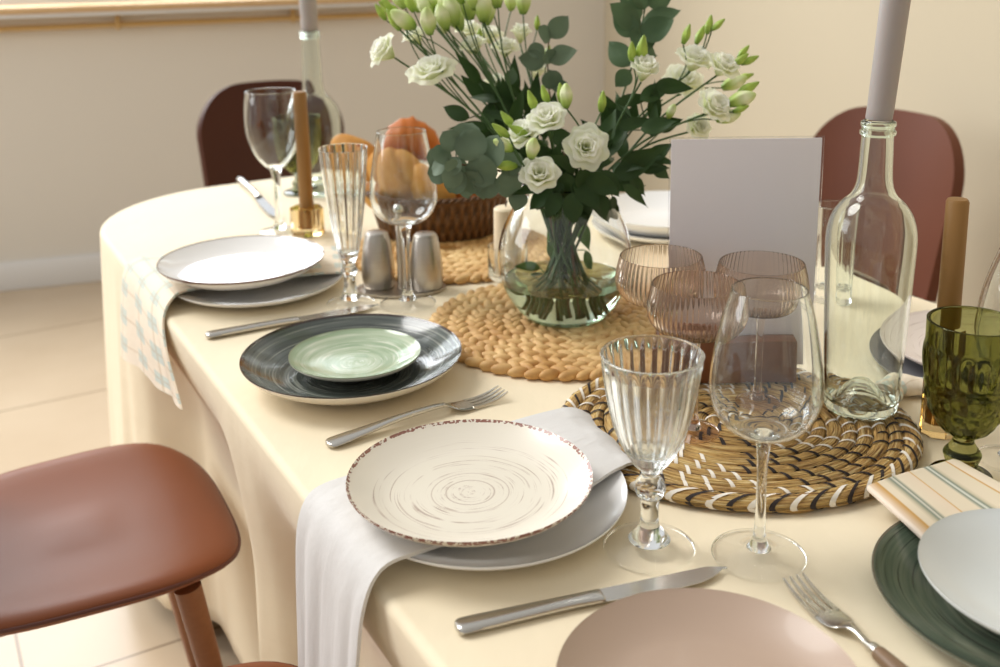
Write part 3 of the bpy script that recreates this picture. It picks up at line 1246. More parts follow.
# bottles with candles
def bottle(label, base, zb, prof, cl, ch_top, glassm='bottle_glass'):
    t = thing('glass_bottle', label, 'bottle', (base[0], base[1], TZ + zb))
    o_ = cr(prof, 6)
    H = o_[-1][1]
    th = .0032
    inner = []
    for i in range(len(o_) - 1, -1, -1):
        r, z = o_[i]
        if z < .012:
            break
        inner.append((max(r - th, .004), z if i < len(o_) - 1 else z - .0006))
    r0 = o_[0][0]
    punt = [(0, .030), (r0 * .25, .027), (r0 * .5, .014), (r0 * .74, .002), (r0 * .84, 0), (r0 * .96, .001)]
    pin = [(r0 * .86, .010), (r0 * .7, .014), (r0 * .45, .026), (r0 * .25, .033), (0, .036)]
    m = lathe(punt + o_[1:] + [(o_[-1][0] - .001, H + .001)] + inner + pin, 72)
    mobj('body', *m, glassm, t, smooth=60)
    ro, ri = o_[-1][0], o_[-1][0]
    ring = [(ro + .0004, H - .016), (ro + .0022, H - .0145), (ro + .0024, H - .011), (ro + .0006, H - .0095), (ro + .0006, H - .006), (ro + .0018, H - .005), (ro + .0018, H - .001), (ro + .0003, H)]
    V, Fc = lathe(ring, 48)
    nn = 48
    L = len(ring)
    Fc += [((L - 1) * nn + j, (L - 1) * nn + (j + 1) % nn, (j + 1) % nn, j) for j in range(nn)]
    mobj('lip_ring', V, Fc, glassm, t, smooth=60)
    return t, H, ro


def candle(label, base, r0, r1, h, mat, wick=True, n=40):
    t = thing('taper_candle', label, 'candle', base)
    m = lathe([(0, 0), (r0 * .96, 0), (r0, .002), (r0 * 1.01, .05 * h), ((r0 + r1) / 2, h * .5), (r1, h - .004), (r1 * .85, h - .001), (0, h)], n)
    Vv = [Vector(v) + Vector((.0008 * math.sin(v[2] * 60), .0006 * math.cos(v[2] * 44), 0)) for v in m[0]]
    mobj('wax', Vv, m[1], mat, t)
    if wick:
        mobj('wick', *tube([(0, 0, h - .001), (.001, 0, h + .006), (.003, 0, h + .010)], .0012, 8), 'wick', t)
    return t


bR = P(860, 406, SGZ)
A = lambda pts, y=bR, zb=SGZ: axis_profile(y, zb, pts)
pf_ = A([(34, 407), (35.5, 400), (38, 360), (40.3, 315), (42.5, 270), (43.6, 245), (43, 230), (39, 215), (31, 203), (22.5, 195), (18, 185), (16.5, 172), (15.8, 150), (15.3, 132), (15.4, 121)])
pf_[0] = (pf_[0][0], 0)
bt, HBt, ro = bottle('tall clear glass bottle on the seagrass placemat holding a grey candle', (bR.x, bR.y), SGZ, pf_, 0, 0)
cR = candle('tall grey taper candle in the near bottle on the seagrass placemat', (bR.x, bR.y, TZ + SGZ + HBt + .0015), ro * .84, ro * .98, .24, 'candle_grey')
cR.rotation_euler = (0, R(4), 0)

bL = P(319, 192, 0)
A = lambda pts, y=bL, zb=e: axis_profile(y, zb, pts)
pf_ = A([(23, 192), (23.5, 190), (24.5, 165), (25.3, 140), (25.5, 122), (24, 110), (18, 100), (12.5, 94), (10.3, 86), (9.6, 70), (9.2, 50), (9.0, 38), (9.2, 31)])
pf_[0] = (pf_[0][0], 0)
bt2, H2, ro2 = bottle('far clear glass bottle with a grey candle at the table end', (bL.x, bL.y), e, pf_, 0, 0)
c2 = candle('grey taper candle in the far bottle before the window wall', (bL.x, bL.y, TZ + e + H2 + .0015), ro2 - .0015, ro2 - .001, .2, 'candle_grey')


def gold_candle(label, hlabel, base_px, top_row, hw, h_hw, h_row, zb=e):
    b = P(*base_px, zb)
    hr = px(h_hw, b, .02)
    hh = hgt(b, h_row) - zb
    t = thing('candle_holder', hlabel, 'candle holder', (b.x, b.y, TZ + zb))
    r = px(hw, b, .05)
    m = lathe([(0, 0), (hr * .92, 0), (hr, .003), (hr, hh - .003), (hr * .94, hh), (r + .0016, hh), (r + .0010, hh - .003), (r + .0010, .014), (0, .014)], 8)
    mobj('body', *m, 'amber_glass', t, smooth=30)
    H = hgt(b, top_row) - zb - .0145
    candle(label, (b.x, b.y, TZ + zb + .0145), r, r * .92, H, 'candle_gold', False)
    return b


gold_candle('short golden brown taper candle beside the far left wine glass', 'small amber glass holder under the left gold candle', (308, 234), 91, 7.2, 17, 207)
gold_candle('golden brown taper candle rising behind the green goblet on the right', 'amber glass candle holder between seagrass placemat and green goblet', (938, 432), 198, 11.5, 19, 372)

# cream candle in a small glass behind the vase
b = P(507, 279, .012)
t = thing('candle_cup', 'small clear glass cup peeking out behind the left side of the vase', 'candle holder', (b.x, b.y, TZ + .0130))
rr = px(19, b, .03)
hh = hgt(b, 246) - .0122
mobj('body', *lathe([(0, 0), (rr * .8, 0), (rr * .95, .004), (rr, .012), (rr, hh - .01), (rr * .97, hh), (rr * .92, hh), (rr * .93, hh - .01), (rr * .93, .012), (rr * .8, .008), (0, .008)], 48), 'clear_glass', t, smooth=60)
candle('cream pillar candle in the small glass behind the vase', (b.x, b.y, TZ + .0215), px(12.5, b, .05), px(12.2, b, .05), hgt(b, 206) - .0222, 'candle_cream')

# ------------------------------------------------------------------ sign in its wooden block
sb = P(731, 383, SGZ)
bw_ = px(69, sb, 0)
t = thing('sign_holder', 'blank white sign in clear acrylic standing in a brown wooden block', 'sign', (sb.x, sb.y + .0, TZ + SGZ), R(-2))
bh = hgt(sb, 341) - SGZ
mobj('wooden_block', *join(box(-bw_, bw_, 0, .024, 0, bh, .002), box(-bw_, bw_, .0295, .042, 0, bh, .002), box(-bw_, bw_, .0241, .0294, 0, .012)), 'block_wood', t)
ys = Vector((sb.x, sb.y + .027, sb.z))
ct = hgt(ys, 138) - SGZ
cw = px(74, ys, .2)
cx = px(11, ys, .1)
mobj('paper_card', *box(cx - cw + .001, cx + cw - .001, .0262, .0275, .0135, ct - .001), 'paper', t)
mobj('acrylic_sheet', *box(cx - cw - .001, cx + cw + .002, .0279, .0292, .0132, ct + .001), 'acrylic', t)

# ------------------------------------------------------------------ vase
vb = P(565, 316, .012)
VZ = .0128
A = lambda pts, y=vb, zb=VZ: axis_profile(y, zb, pts)
vo = A([(33, 317), (40, 313), (52, 300), (62, 283), (66.5, 265), (66.5, 248), (62, 228), (54, 211), (46.5, 199), (42.5, 191), (42, 186), (43, 183)])
vo[0] = (vo[0][0], 0)
t = thing('vase', 'round clear glass vase of water holding the flower bouquet', 'vase', (vb.x, vb.y, TZ + VZ))
VN = vo[-1][1]
o_ = cr(vo, 7)
th = .0032
inn = []
for i in range(len(o_) - 1, -1, -1):
    r, z = o_[i]
    r2, z2 = o_[max(i - 1, 0)]
    r3, z3 = o_[min(i + 1, len(o_) - 1)]
    L = math.hypot(r3 - r2, z3 - z2) or 1
    ri, zi = r - (z3 - z2) / L * th, z + (r3 - r2) / L * th
    if zi < .010:
        break
    inn.append((ri, zi))
mobj('body', *lathe([(0, 0)] + o_ + [(o_[-1][0] - .0015, o_[-1][1] + .001)] + inn + [(inn[-1][0] * .6, .0095), (0, .009)], 96), 'clear_glass', t, smooth=70)
wl = hgt(vb, 278) - VZ
wp = [(r + .0008, z - .0005) for r, z in reversed(inn) if z < wl]
mobj('water', *lathe([(0, .0086), (wp[0][0] * .6, .009)] + wp + [(wp[-1][0] + .0002, wl), (0, wl)], 96), 'water', t, smooth=50)
NECK = Vector((vb.x, vb.y, TZ + VZ + VN))
FLOORV = Vector((vb.x, vb.y, TZ + VZ + .016))


# ------------------------------------------------------------------ flowers
def petal_mesh(cup, R0, Hh, width, curl, ruf, ph, az, nu=11, nv=9):
    """one petal as a curved patch, base on the axis"""
    V, Fc = [], []
    for i in range(nv + 1):
        v = i / nv
        for j in range(nu):
            u = -1 + 2 * j / (nu - 1)
            w = width * math.sin(min(1, .18 + v * 1.15) * PI * .62) * (1 - .25 * max(0, v - .8) / .2 * abs(u))
            a = az + u * w
            r = R0 * (v ** cup) * (1 + .05 * math.sin(ph + u * 3)) + .0015
            z = Hh * math.sin(v * PI * .5) ** 1.0 - curl * max(0, v - .6) ** 2 * 2.2 - .10 * Hh * u * u * v
            r += ruf * v * v * math.sin(u * 6 + ph)
            z += ruf * .7 * v * v * math.cos(u * 7 + ph * 1.7)
            V.append((r * math.cos(a), r * math.sin(a), z))
    for i in range(nv):
        for j in range(nu - 1):
            Fc.append((i * nu + j, i * nu + j + 1, (i + 1) * nu + j + 1, (i + 1) * nu + j))
    return V, Fc


def bloom_mesh(openness, seed):
    """unit bloom, radius about 1, height along +z"""
    rn = random.Random(seed)
    ms = []
    layers = [(3, .20, .98, 1.5, 0), (3, .36, 1.02, 1.35, .02), (4, .54, 1.0, 1.15, .10), (4, .76, .90, 1.1, .26), (5, 1.0, .74, .95, .46)]
    for li, (n, r, h, w, cl) in enumerate(layers):
        off = rn.uniform(0, 6)
        for k in range(n):
            rr = r * (1 if li < 2 else (.62 + .38 * openness)) * rn.uniform(.93, 1.06)
            hh = h * rn.uniform(.95, 1.05) * (1.0 + .25 * (1 - openness))
            ms.append(petal_mesh((.55, .55, .6, .7, .8)[li], rr, hh, w, cl * openness, .022 + .011 * li * openness, rn.uniform(0, 6), off + 2 * PI * k / n))
    return join(*ms)


BLOOMS = {}
for nm_, op in (('open', 1.0), ('half', .55), ('closed', .2)):
    for sd in range(2):
        V, Fc = bloom_mesh(op, 11 + sd * 7 + int(op * 10))
        me = bpy.data.meshes.new('bloom')
        me.from_pydata([tuple(v) for v in V], [], Fc)
        me.materials.append(M['petal_white'])
        me.polygons.foreach_set('use_smooth', [True] * len(me.polygons))
        BLOOMS[nm_, sd] = me


def bud_mesh(kind):
    if kind == 'fat':
        pr = [(0, 0), (.10, .02), (.18, .16), (.245, .40), (.24, .62), (.16, .84), (.07, .96), (0, 1.0)]
    else:
        pr = [(0, 0), (.09, .02), (.15, .18), (.19, .40), (.16, .62), (.10, .82), (.05, .95), (0, 1.0)]
    V, Fc = lathe(cr(pr, 4), 20, lambda a, z, i: 1 + .10 * math.sin(5 * a + z * 4.5))
    for k in range(5):      # sepals
        a = 2 * PI * k / 5
        g = []
        for i in range(5):
            v = i / 4
            row = []
            for j in (-1, 0, 1):
                w = .07 * (1 - v ** 1.6) + .004
                rr = (.09 + .165 * math.sin(min(v, 1) * 1.5)) * (1.0 if kind == 'fat' else .66) + .01
                q = Vector((rr, j * w, v * .62))
                q.rotate(Matrix.Rotation(a, 3, 'Z'))
                row.append(q)
            g.append(row)
        v2, f2, _ = sheet(g, .012)
        V, Fc = join((V, Fc), (v2, f2))
    me = bpy.data.meshes.new('bud')
    me.from_pydata([tuple(v) for v in V], [], Fc)
    me.materials.append(M['bud_green' if kind == 'fat' else 'bud_tight'])
    me.polygons.foreach_set('use_smooth', [True] * len(me.polygons))
    return me


BUDS = {'fat': bud_mesh('fat'), 'thin': bud_mesh('thin')}


def place(me, name, parent, origin, pos, axis, size, spin=0.0):
    o = bpy.data.objects.new(name, me)
    COL.objects.link(o)
    o.parent = parent
    q = Vector(axis).normalized().to_track_quat('Z', 'Y')
    o.rotation_mode = 'QUATERNION'
    o.rotation_quaternion = q @ Matrix.Rotation(spin, 4, 'Z').to_quaternion()
    o.location = Vector(pos) - Vector(origin)
    o.scale = (size, size, size)
    return o


def leaf(pos, direction, up, L, W, shape='lance', bend=.15, fold=.12):
    """leaf blade with a midrib fold; returns verts, faces"""
    d = Vector(direction).normalized()
    upv = Vector(up)
    s = d.cross(upv)
    s = s.normalized() if s.length > 1e-4 else d.orthogonal().normalized()
    n = s.cross(d).normalized()
    V, Fc = [], []
    nu, nv = 5, 9
    for i in range(nv + 1):
        v = i / nv
        if shape == 'round':
            w = math.sqrt(max(0, 1 - (2 * v - 1) ** 2)) * (1 if v > .1 else .8)
        elif shape == 'oval':
            w = math.sin(PI * v ** .85) ** .8
        else:
            w = math.sin(PI * v ** .72) * (1 - .15 * v)
        for j in range(nu):
            u = -1 + 2 * j / (nu - 1)
            p = Vector(pos) + d * (L * (v - .04 * v * abs(u))) + s * (W / 2 * w * u) + n * (fold * W * abs(u) * w - bend * L * v * v + .03 * W * math.sin(v * 7 + u * 2))
            V.append(p)
    for i in range(nv):
        for j in range(nu - 1):
            Fc.append((i * nu + j, i * nu + j + 1, (i + 1) * nu + j + 1, (i + 1) * nu + j))
    return V, Fc


FQ = Q


def Q(u, v, dist):
    return FQ(u, v, dist - .045)


CAMP = Vector((0, 0, CZ))
rnd = random.Random(21)
_slot = [0]


def stem_path(target, lean=.0):
    """from the vase floor through the neck to the target"""
    i = _slot[0]
    _slot[0] += 1
    d = Vector(target) - NECK
    ang = math.atan2(d.y, d.x)
    hor = min(1.0, math.hypot(d.x, d.y) / .12)
    rn = .018 + .034 * hor * (.45 + .55 * ((i * .618) % 1))
    ph = i * 2.399
    nk = NECK + Vector((math.cos(ang) * rn + .006 * math.cos(ph), math.sin(ang) * rn + .006 * math.sin(ph), -.01))
    fb = FLOORV + Vector((-math.cos(ang) * (.020 + .026 * ((i * .37) % 1)) + .016 * math.cos(ph), -math.sin(ang) * (.020 + .026 * ((i * .71) % 1)) + .016 * math.sin(ph), .012 * ((i * .53) % 1)))
    mid = fb.lerp(nk, .5)
    t1 = nk.lerp(Vector(target), .45) + Vector((0, 0, .02 * hor))
    return [tuple(p) for p in cr([tuple(fb), tuple(mid), tuple(nk), tuple(t1), tuple(target)], 7)]


def flower(label, target, axis, blooms=(), buds=(), leaves=2, r=.0019, name='eustoma_stem', leafmat='leaf_dark', far=.055):
    """blooms: (pos, axis, size, kind); buds: (pos, axis, length, kind). Side shoots leave the main stem."""
    org = FLOORV
    t = thing(name, label, 'flower', org)
    path = stem_path(target)
    ms = [tube(path, lambda q: r * (1.25 - .4 * q), 8)]
    N = len(path)

    def shoot(pos):
        k = max(int(N * .70), 1)
        best = min(range(int(N * .60), N - 1), key=lambda i: abs((Vector(path[i]) - Vector(pos)).length - far))
        p0 = Vector(path[best])
        d = (Vector(path[min(best + 1, N - 1)]) - Vector(path[best - 1])).normalized()
        m1 = p0 + d * .5 * (Vector(pos) - p0).length
        return tube(cr([tuple(p0), tuple(m1.lerp(p0.lerp(Vector(pos), .6), .55)), tuple(pos)], 6), r * .62, 6)
    for i, (pos, ax, size, kind) in enumerate(blooms):
        if (Vector(pos) - Vector(target)).length > .004:
            ms.append(shoot(pos))
        place(BLOOMS[kind, (i + _slot[0]) % 2], 'bloom', t, org, pos, ax, size, rnd.uniform(0, 6))
    for pos, ax, L, kind in buds:
        if (Vector(pos) - Vector(target)).length > .004:
            ms.append(shoot(pos))
        place(BUDS[kind], 'bud', t, org, pos, ax, L, rnd.uniform(0, 6))
    V, Fc = join(*ms)
    mobj('stem', [Vector(v) - org for v in V], Fc, 'stem_green', t, smooth=None)
    if leaves:
        lm = []
        for i in range(leaves):
            k = int(N * (.56 + .26 * (i + rnd.random() * .5) / max(leaves, 1)))
            p = Vector(path[min(k, N - 2)])
            d = (Vector(path[min(k + 1, N - 1)]) - Vector(path[k - 1])).normalized()
            side = d.cross(Vector((rnd.uniform(-1, 1), rnd.uniform(-1, 1), rnd.uniform(-.3, .3)))).normalized()
            lm.append(leaf(p, d * .75 + side, (CAMP - p).normalized() + Vector((0, 0, .4)), rnd.uniform(.045, .07), rnd.uniform(.016, .024)))
        V, Fc = join(*lm)
        mobj('foliage', [Vector(v) - org for v in V], Fc, leafmat, t, smooth=None)
    return t


def toward(u, v, y, pos):
    return Q(u, v, y) - Vector(pos)


UP = Vector((0, 0, 1))
# --- left bunch, set back
def lb(label, u, v, y, kind, size, tilt=(-.5, 0, .9), extra_buds=(), leaves=2):
    p = Q(u, v, y)
    ax = Vector(tilt)
    bl, bd = [], []
    if kind in ('open', 'half', 'closed'):
        bl = [(p, ax, size, kind)]
    else:
        bd = [(p, ax, size, kind)]
    for (bu, bv, L, k) in extra_buds:
        q = Q(bu, bv, y + rnd.uniform(-.02, .02))
        bd.append((q, ax + Vector((rnd.uniform(-.2, .2), 0, 0)), L, k))
    return flower(label, p, ax, bl, bd, leaves, r=.0017, far=.13)


lb('cream white flower farthest left in the bouquet with buds above it', 395, 58, 1.60, 'half', .033, (-.75, -.3, .55), [(415, 28, .045, 'fat'), (401, 16, .04, 'thin')])
lb('ruffled white open flower at the lower left of the bouquet', 435, 82, 1.56, 'open', .036, (-.22, -.42, .88), [(430, 34, .044, 'fat')])
lb('half open pale flower just left of the bouquet top', 476, 56, 1.64, 'half', .028, (-.25, -.2, .95), [(461, 30, .046, 'fat'), (447, 14, .042, 'fat')])
lb('white flower under the buds at the top of the left bunch', 505, 58, 1.66, 'half', .027, (.05, -.3, .95), [(487, 24, .05, 'fat'), (493, 12, .04, 'thin')])
lb('pale green flower with a tall bud left of the oval leaf pairs', 520, 44, 1.70, 'closed', .026, (.1, -.1, .98), [(523, 14, .045, 'fat'), (537, 30, .024, 'thin')])
lb('cream flower half hidden behind the white open flower on the left', 420, 45, 1.70, 'half', .026, (-.45, -.1, .9), [(405, 8, .045, 'fat'), (386, 20, .03, 'thin')])
lb('budding stem with several green buds leaning far left', 432, 20, 1.64, 'fat', .046, (-.4, 0, .9), [(420, 12, .042, 'fat'), (408, 30, .04, 'thin'), (441, 2, .04, 'fat')], 3)
lb('budding stem with plump green buds in the middle of the left bunch', 456, 26, 1.60, 'fat', .048, (-.25, 0, .95), [(447, 30, .04, 'fat'), (470, 20, .05, 'fat'), (463, 4, .04, 'thin')], 3)
lb('budding stem whose plump buds touch the top edge', 484, 22, 1.58, 'fat', .05, (-.05, 0, 1), [(476, 10, .045, 'fat'), (498, 8, .045, 'fat')], 3)
lb('cream flower low in the left bunch behind the straight stems', 497, 92, 1.72, 'half', .026, (0, -.4, .9), [(478, 48, .035, 'thin')])
lb('greenish half open flower low in the left bunch beside the oval leaves', 535, 80, 1.72, 'closed', .024, (.2, -.3, .9), [(546, 62, .03, 'thin')])


lb('budding stem left of the bouquet top with a white flower behind it', 446, 34, 1.66, 'half', .024, (-.3, -.2, .9), [(436, 10, .04, 'fat'), (425, 4, .036, 'thin')], 1)
lb('slender stem with three small green buds at the far upper left', 400, 30, 1.58, 'thin', .036, (-.5, 0, .85), [(393, 14, .032, 'thin'), (414, 12, .034, 'thin')], 1)
lb('white flower between plump buds at the bouquet top', 470, 40, 1.72, 'half', .027, (-.1, -.2, .95), [(481, 4, .04, 'fat')], 1)
lb('white flower deep in the left bunch behind the green stems', 489, 44, 1.74, 'half', .026, (.1, -.3, .9), [(511, 10, .04, 'fat')], 1)


# --- centre flowers, nearest the camera
def cf(label, u, v, y, size, kind, face, buds):
    p = Q(u, v, y)
    return flower(label, p, face, [(p, face, size, kind)], [(Q(a, b_, y + dy), Vector(ax), L, k) for a, b_, dy, ax, L, k in buds], 2, .002)


cf('large white rose-like flower facing forward at the bouquet centre', 584, 150, 1.44, .031, 'open', Vector((.10, -.9, .42)), [(601, 112, .03, (.1, 0, 1), .03, 'thin'), (566, 108, .01, (0, 0, 1), .034, 'fat')])
cf('white flower above and left of the forward facing centre flower', 549, 130, 1.45, .034, 'half', Vector((-.15, -.55, .8)), [(536, 112, .0, (-.3, 0, .9), .032, 'thin'), (562, 104, .02, (-.1, 0, 1), .03, 'thin'), (528, 136, .0, (-.8, -.2, .5), .032, 'thin')])
cf('greenish white flower lowest at the bouquet centre', 540, 182, 1.42, .033, 'half', Vector((-.05, -.72, .66)), [(513, 150, .0, (-.8, -.3, .5), .032, 'fat'), (517, 166, .0, (-.9, -.3, .1), .034, 'thin'), (509, 137, .0, (-.7, -.1, .6), .03, 'thin'), (531, 158, -.01, (.1, -.5, .8), .036, 'fat')])
cf('small white flower behind the cluster of centre buds', 529, 146, 1.47, .034, 'half', Vector((-.4, -.4, .8)), [(514, 128, .0, (-.6, 0, .8), .03, 'thin'), (548, 104, .0, (-.3, 0, 1), .028, 'thin')])


# --- right spray
def rs(label, u, v, y, size, kind, face, buds, leaves=2):
    p = Q(u, v, y)
    return flower(label, p, face, [(p, face, size, kind)], [(Q(a, b_, y + rnd.uniform(-.015, .015)), Vector(ax), L, k) for a, b_, ax, L, k in buds], leaves, .0017)


rs('white flower with two tight buds over the large upright leaves', 641, 82, 1.50, .031, 'closed', Vector((.15, -.35, .85)), [(632, 62, (-.05, -.2, 1), .03, 'thin'), (640, 64, (.1, -.2, 1), .042, 'thin')])
rs('white flower highest in the right spray with upright buds', 690, 72, 1.56, .034, 'half', Vector((.2, -.35, .85)), [(683, 44, (.3, 0, .9), .03, 'thin'), (696, 44, (.4, 0, .9), .03, 'thin'), (707, 34, (.2, 0, 1), .028, 'thin'), (712, 30, (.7, 0, .6), .024, 'thin')])
rs('cream green flower at the right of the spray', 716, 76, 1.54, .031, 'half', Vector((.35, -.45, .7)), [(733, 66, (.7, -.1, .6), .028, 'thin'), (741, 64, (.8, 0, .35), .028, 'thin'), (738, 58, (.6, 0, .7), .024, 'thin')])
rs('large cream flower in the middle of the right spray behind its leaves', 679, 94, 1.60, .039, 'half', Vector((.1, -.5, .7)), [(736, 80, (.9, 0, .3), .028, 'thin'), (722, 88, (.8, -.2, .4), .04, 'fat')])
rs('white flower low in the right spray above the sign', 704, 114, 1.50, .033, 'half', Vector((.45, -.55, .55)), [(727, 104, (.9, -.2, .35), .042, 'fat'), (737, 95, (.85, 0, .5), .036, 'thin'), (716, 120, (.9, -.2, .3), .036, 'fat'), (733, 112, (.9, 0, .35), .024, 'thin')], 3)
rs('small pale flower almost touching the top edge of the sign', 692, 131, 1.52, .025, 'half', Vector((.3, -.6, .4)), [(668, 118, (.3, -.3, .8), .024, 'fat')], 1)


# --- eucalyptus and dark foliage branches
def branch(label, pts, leaves, mat, r=.0018, name='eucalyptus_branch', stemmat='stem_brown'):
    """pts: pixel/distance triples after the neck; leaves: (u,v,y, du,dv, L, W, shape)"""
    org = FLOORV
    t = thing(name, label, 'greenery', org)
    tg = [Q(*p) for p in pts]
    path = stem_path(tg[0])[:-1] + [tuple(p) for p in cr([tuple(p) for p in tg], 6)]
    V, Fc = tube(path, lambda q: r * (1.3 - .7 * q), 8)
    mobj('stem', [Vector(v) - org for v in V], Fc, stemmat, t, smooth=None)
    lm = []
    for (u, v, y, du, dv, L, W, shp) in leaves:
        p = Q(u, v, y)
        q = Q(u + du, v + dv, y + rnd.uniform(-.02, .02))
        face = (CAMP - p).normalized() + Vector((rnd.uniform(-.75, .75), 0, rnd.uniform(-.3, .75)))
        lm.append(leaf(p, q - p, face, L * .92, W * .9, shp, rnd.uniform(-.05, .2), rnd.uniform(.02, .12)))
        # petiole
        k = min(path, key=lambda c: (Vector(c) - p).length)
        if (Vector(k) - p).length > .004:
            lm.append(tube([k, tuple(p)], r * .45, 6))
    V, Fc = join(*lm)
    mobj('foliage', [Vector(v) - org for v in V], Fc, mat, t, smooth=None)
    return t


yE = 1.42
branch('round leaved grey green eucalyptus branch drooping left over the bread basket', [(535, 178, 1.47), (505, 172, 1.43), (475, 166, yE), (450, 164, yE - .01)], [
    (452, 158, yE, -22, -6, .036, .034, 'round'), (456, 150, yE, -12, -18, .034, .034, 'round'), (462, 148, yE, 8, -22, .042, .044, 'round'), (448, 164, yE - .015, -22, 4, .034, .032, 'round'),
    (450, 166, yE - .02, 4, 18, .034, .032, 'round'), (462, 170, yE - .01, -14, 26, .042, .036, 'round'), (478, 160, yE - .01, -10, -22, .050, .050, 'round'), (470, 158, yE - .005, 16, 16, .052, .050, 'round'),
    (488, 168, yE - .01, 8, -34, .052, .046, 'round'), (478, 172, yE - .01, -16, 24, .040, .038, 'round'), (492, 174, yE - .005, -12, 26, .040, .040, 'round'), (466, 180, yE + .01, 4, 26, .034, .028, 'oval'),
    (478, 184, yE + .01, 8, 24, .030, .026, 'oval'), (502, 172, yE, 14, 26, .044, .04, 'round'), (510, 176, yE, 4, -30, .04, .036, 'round'), (455, 168, yE - .025, -8, -6, .02, .022, 'round'), (520, 190, yE + .01, -6, 26, .034, .03, 'oval'), (468, 176, yE + .012, -18, -8, .04, .044, 'round'), (449, 172, yE + .005, -22, 2, .034, .034, 'round'), (446, 158, yE + .01, -18, 0, .03, .034, 'round'), (462, 168, yE - .02, -20, -2, .034, .032, 'round')],
    'leaf_euca', .002)
branch('eucalyptus sprig with paired oval grey leaves rising at the bouquet top', [(560, 130, 1.60), (549, 90, 1.62), (548, 50, 1.63), (550, 30, 1.63)], [
    (549, 38, 1.62, 22, -26, .050, .036, 'oval'), (549, 42, 1.62, -10, -20, .034, .03, 'round'), (548, 60, 1.61, 26, -10, .052, .036, 'oval'), (546, 62, 1.61, -28, -4, .048, .036, 'oval'),
    (547, 50, 1.60, 6, 14, .028, .026, 'round'), (549, 70, 1.61, 6, 18, .036, .036, 'round'), (545, 52, 1.62, -12, -2, .03, .028, 'round'), (551, 88, 1.62, 12, -4, .03, .024, 'oval')],
    'leaf_euca', .0016)
branch('tall branch of broad dark green leaves beside the corner of the room', [(612, 130, 1.56), (626, 85, 1.58), (638, 45, 1.6), (648, -10, 1.62)], [
    (640, 28, 1.59, -32, -26, .066, .044, 'oval'), (640, 20, 1.6, -20, -26, .05, .04, 'oval'), (638, 34, 1.58, -22, -16, .05, .04, 'oval'), (642, 24, 1.6, 34, -14, .066, .034, 'oval'), (640, 38, 1.58, 26, -14, .062, .042, 'oval'),
    (634, 44, 1.58, 22, 8, .05, .04, 'oval'), (630, 66, 1.58, -22, -24, .058, .038, 'oval'), (630, 70, 1.57, -12, 14, .036, .03, 'oval'), (644, 10, 1.6, -6, -30, .05, .036, 'oval'), (648, 6, 1.6, 30, -16, .05, .034, 'oval'), (636, 50, 1.57, 14, -26, .055, .045, 'oval')],
    'leaf_mid', .002, stemmat='stem_green')
branch('dark pointed leaves fanning behind the right spray', [(618, 150, 1.52), (640, 120, 1.54), (662, 100, 1.56)], [
    (610, 140, 1.54, -8, -48, .075, .022, 'lance'), (612, 150, 1.52, -30, -30, .07, .036, 'lance'), (640, 100, 1.52, 36, -20, .06, .030, 'lance'), (655, 84, 1.5, 32, 4, .06, .028, 'lance'), (616, 102, 1.53, 44, -6, .066, .022, 'lance'),
    (626, 132, 1.53, -22, -22, .06, .04, 'lance'), (640, 130, 1.5, 32, -8, .06, .03, 'lance'), (655, 128, 1.54, 26, -8, .05, .028, 'lance'), (612, 120, 1.55, -10, -28, .055, .032, 'lance')],
    'leaf_dark', .002, 'leafy_branch', 'stem_green')
branch('dark strappy leaves spreading right over the vase towards the sign', [(606, 178, 1.49), (628, 165, 1.49), (650, 158, 1.5)], [
    (612, 178, 1.47, 52, -24, .085, .034, 'lance'), (618, 168, 1.48, 50, -22, .085, .030, 'lance'), (622, 184, 1.46, 26, 20, .055, .022, 'lance'), (638, 166, 1.5, 30, 2, .05, .026, 'lance'), (606, 186, 1.46, 42, -6, .07, .034, 'lance'),
    (630, 176, 1.47, 18, 22, .045, .022, 'lance'), (612, 196, 1.47, 4, 22, .04, .016, 'lance'), (602, 160, 1.5, 30, -40, .085, .03, 'lance'), (648, 160, 1.5, 24, -16, .05, .028, 'lance'), (652, 166, 1.5, 22, 14, .04, .024, 'lance')],
    'leaf_dark', .0022, 'leafy_branch', 'stem_green')
branch('dense dark green leaves hanging over the vase rim', [(566, 184, 1.48), (572, 165, 1.46)], [
    (560, 176, 1.45, -14, 36, .06, .034, 'oval'), (566, 172, 1.44, 6, 40, .066, .038, 'oval'), (575, 180, 1.44, 24, 28, .06, .034, 'oval'), (552, 186, 1.45, -22, 24, .05, .028, 'oval'), (584, 176, 1.44, 30, 14, .06, .034, 'oval'),
    (590, 186, 1.44, 18, 34, .06, .032, 'oval'), (570, 160, 1.46, 40, 0, .07, .034, 'oval'), (560, 165, 1.47, -30, -20, .05, .03, 'oval'), (580, 168, 1.43, 10, 30, .05, .032, 'oval'), (600, 170, 1.44, 20, 26, .05, .03, 'oval'),
    (548, 160, 1.48, -30, -34, .06, .028, 'lance'), (590, 160, 1.47, 24, -30, .06, .03, 'lance'), (596, 192, 1.46, 16, 34, .055, .03, 'oval'), (584, 196, 1.44, -4, 34, .05, .03, 'oval'), (604, 198, 1.49, 16, 26, .045, .028, 'oval'), (560, 192, 1.44, -14, 26, .045, .026, 'oval'), (545, 190, 1.46, -10, 24, .045, .026, 'oval'), (572, 192, 1.43, 2, 30, .05, .032, 'oval'), (575, 150, 1.47, -24, -20, .055, .032, 'oval'), (600, 150, 1.47, 14, -36, .07, .032, 'lance')],
    'leaf_dark', .0022, 'leafy_branch', 'stem_green')
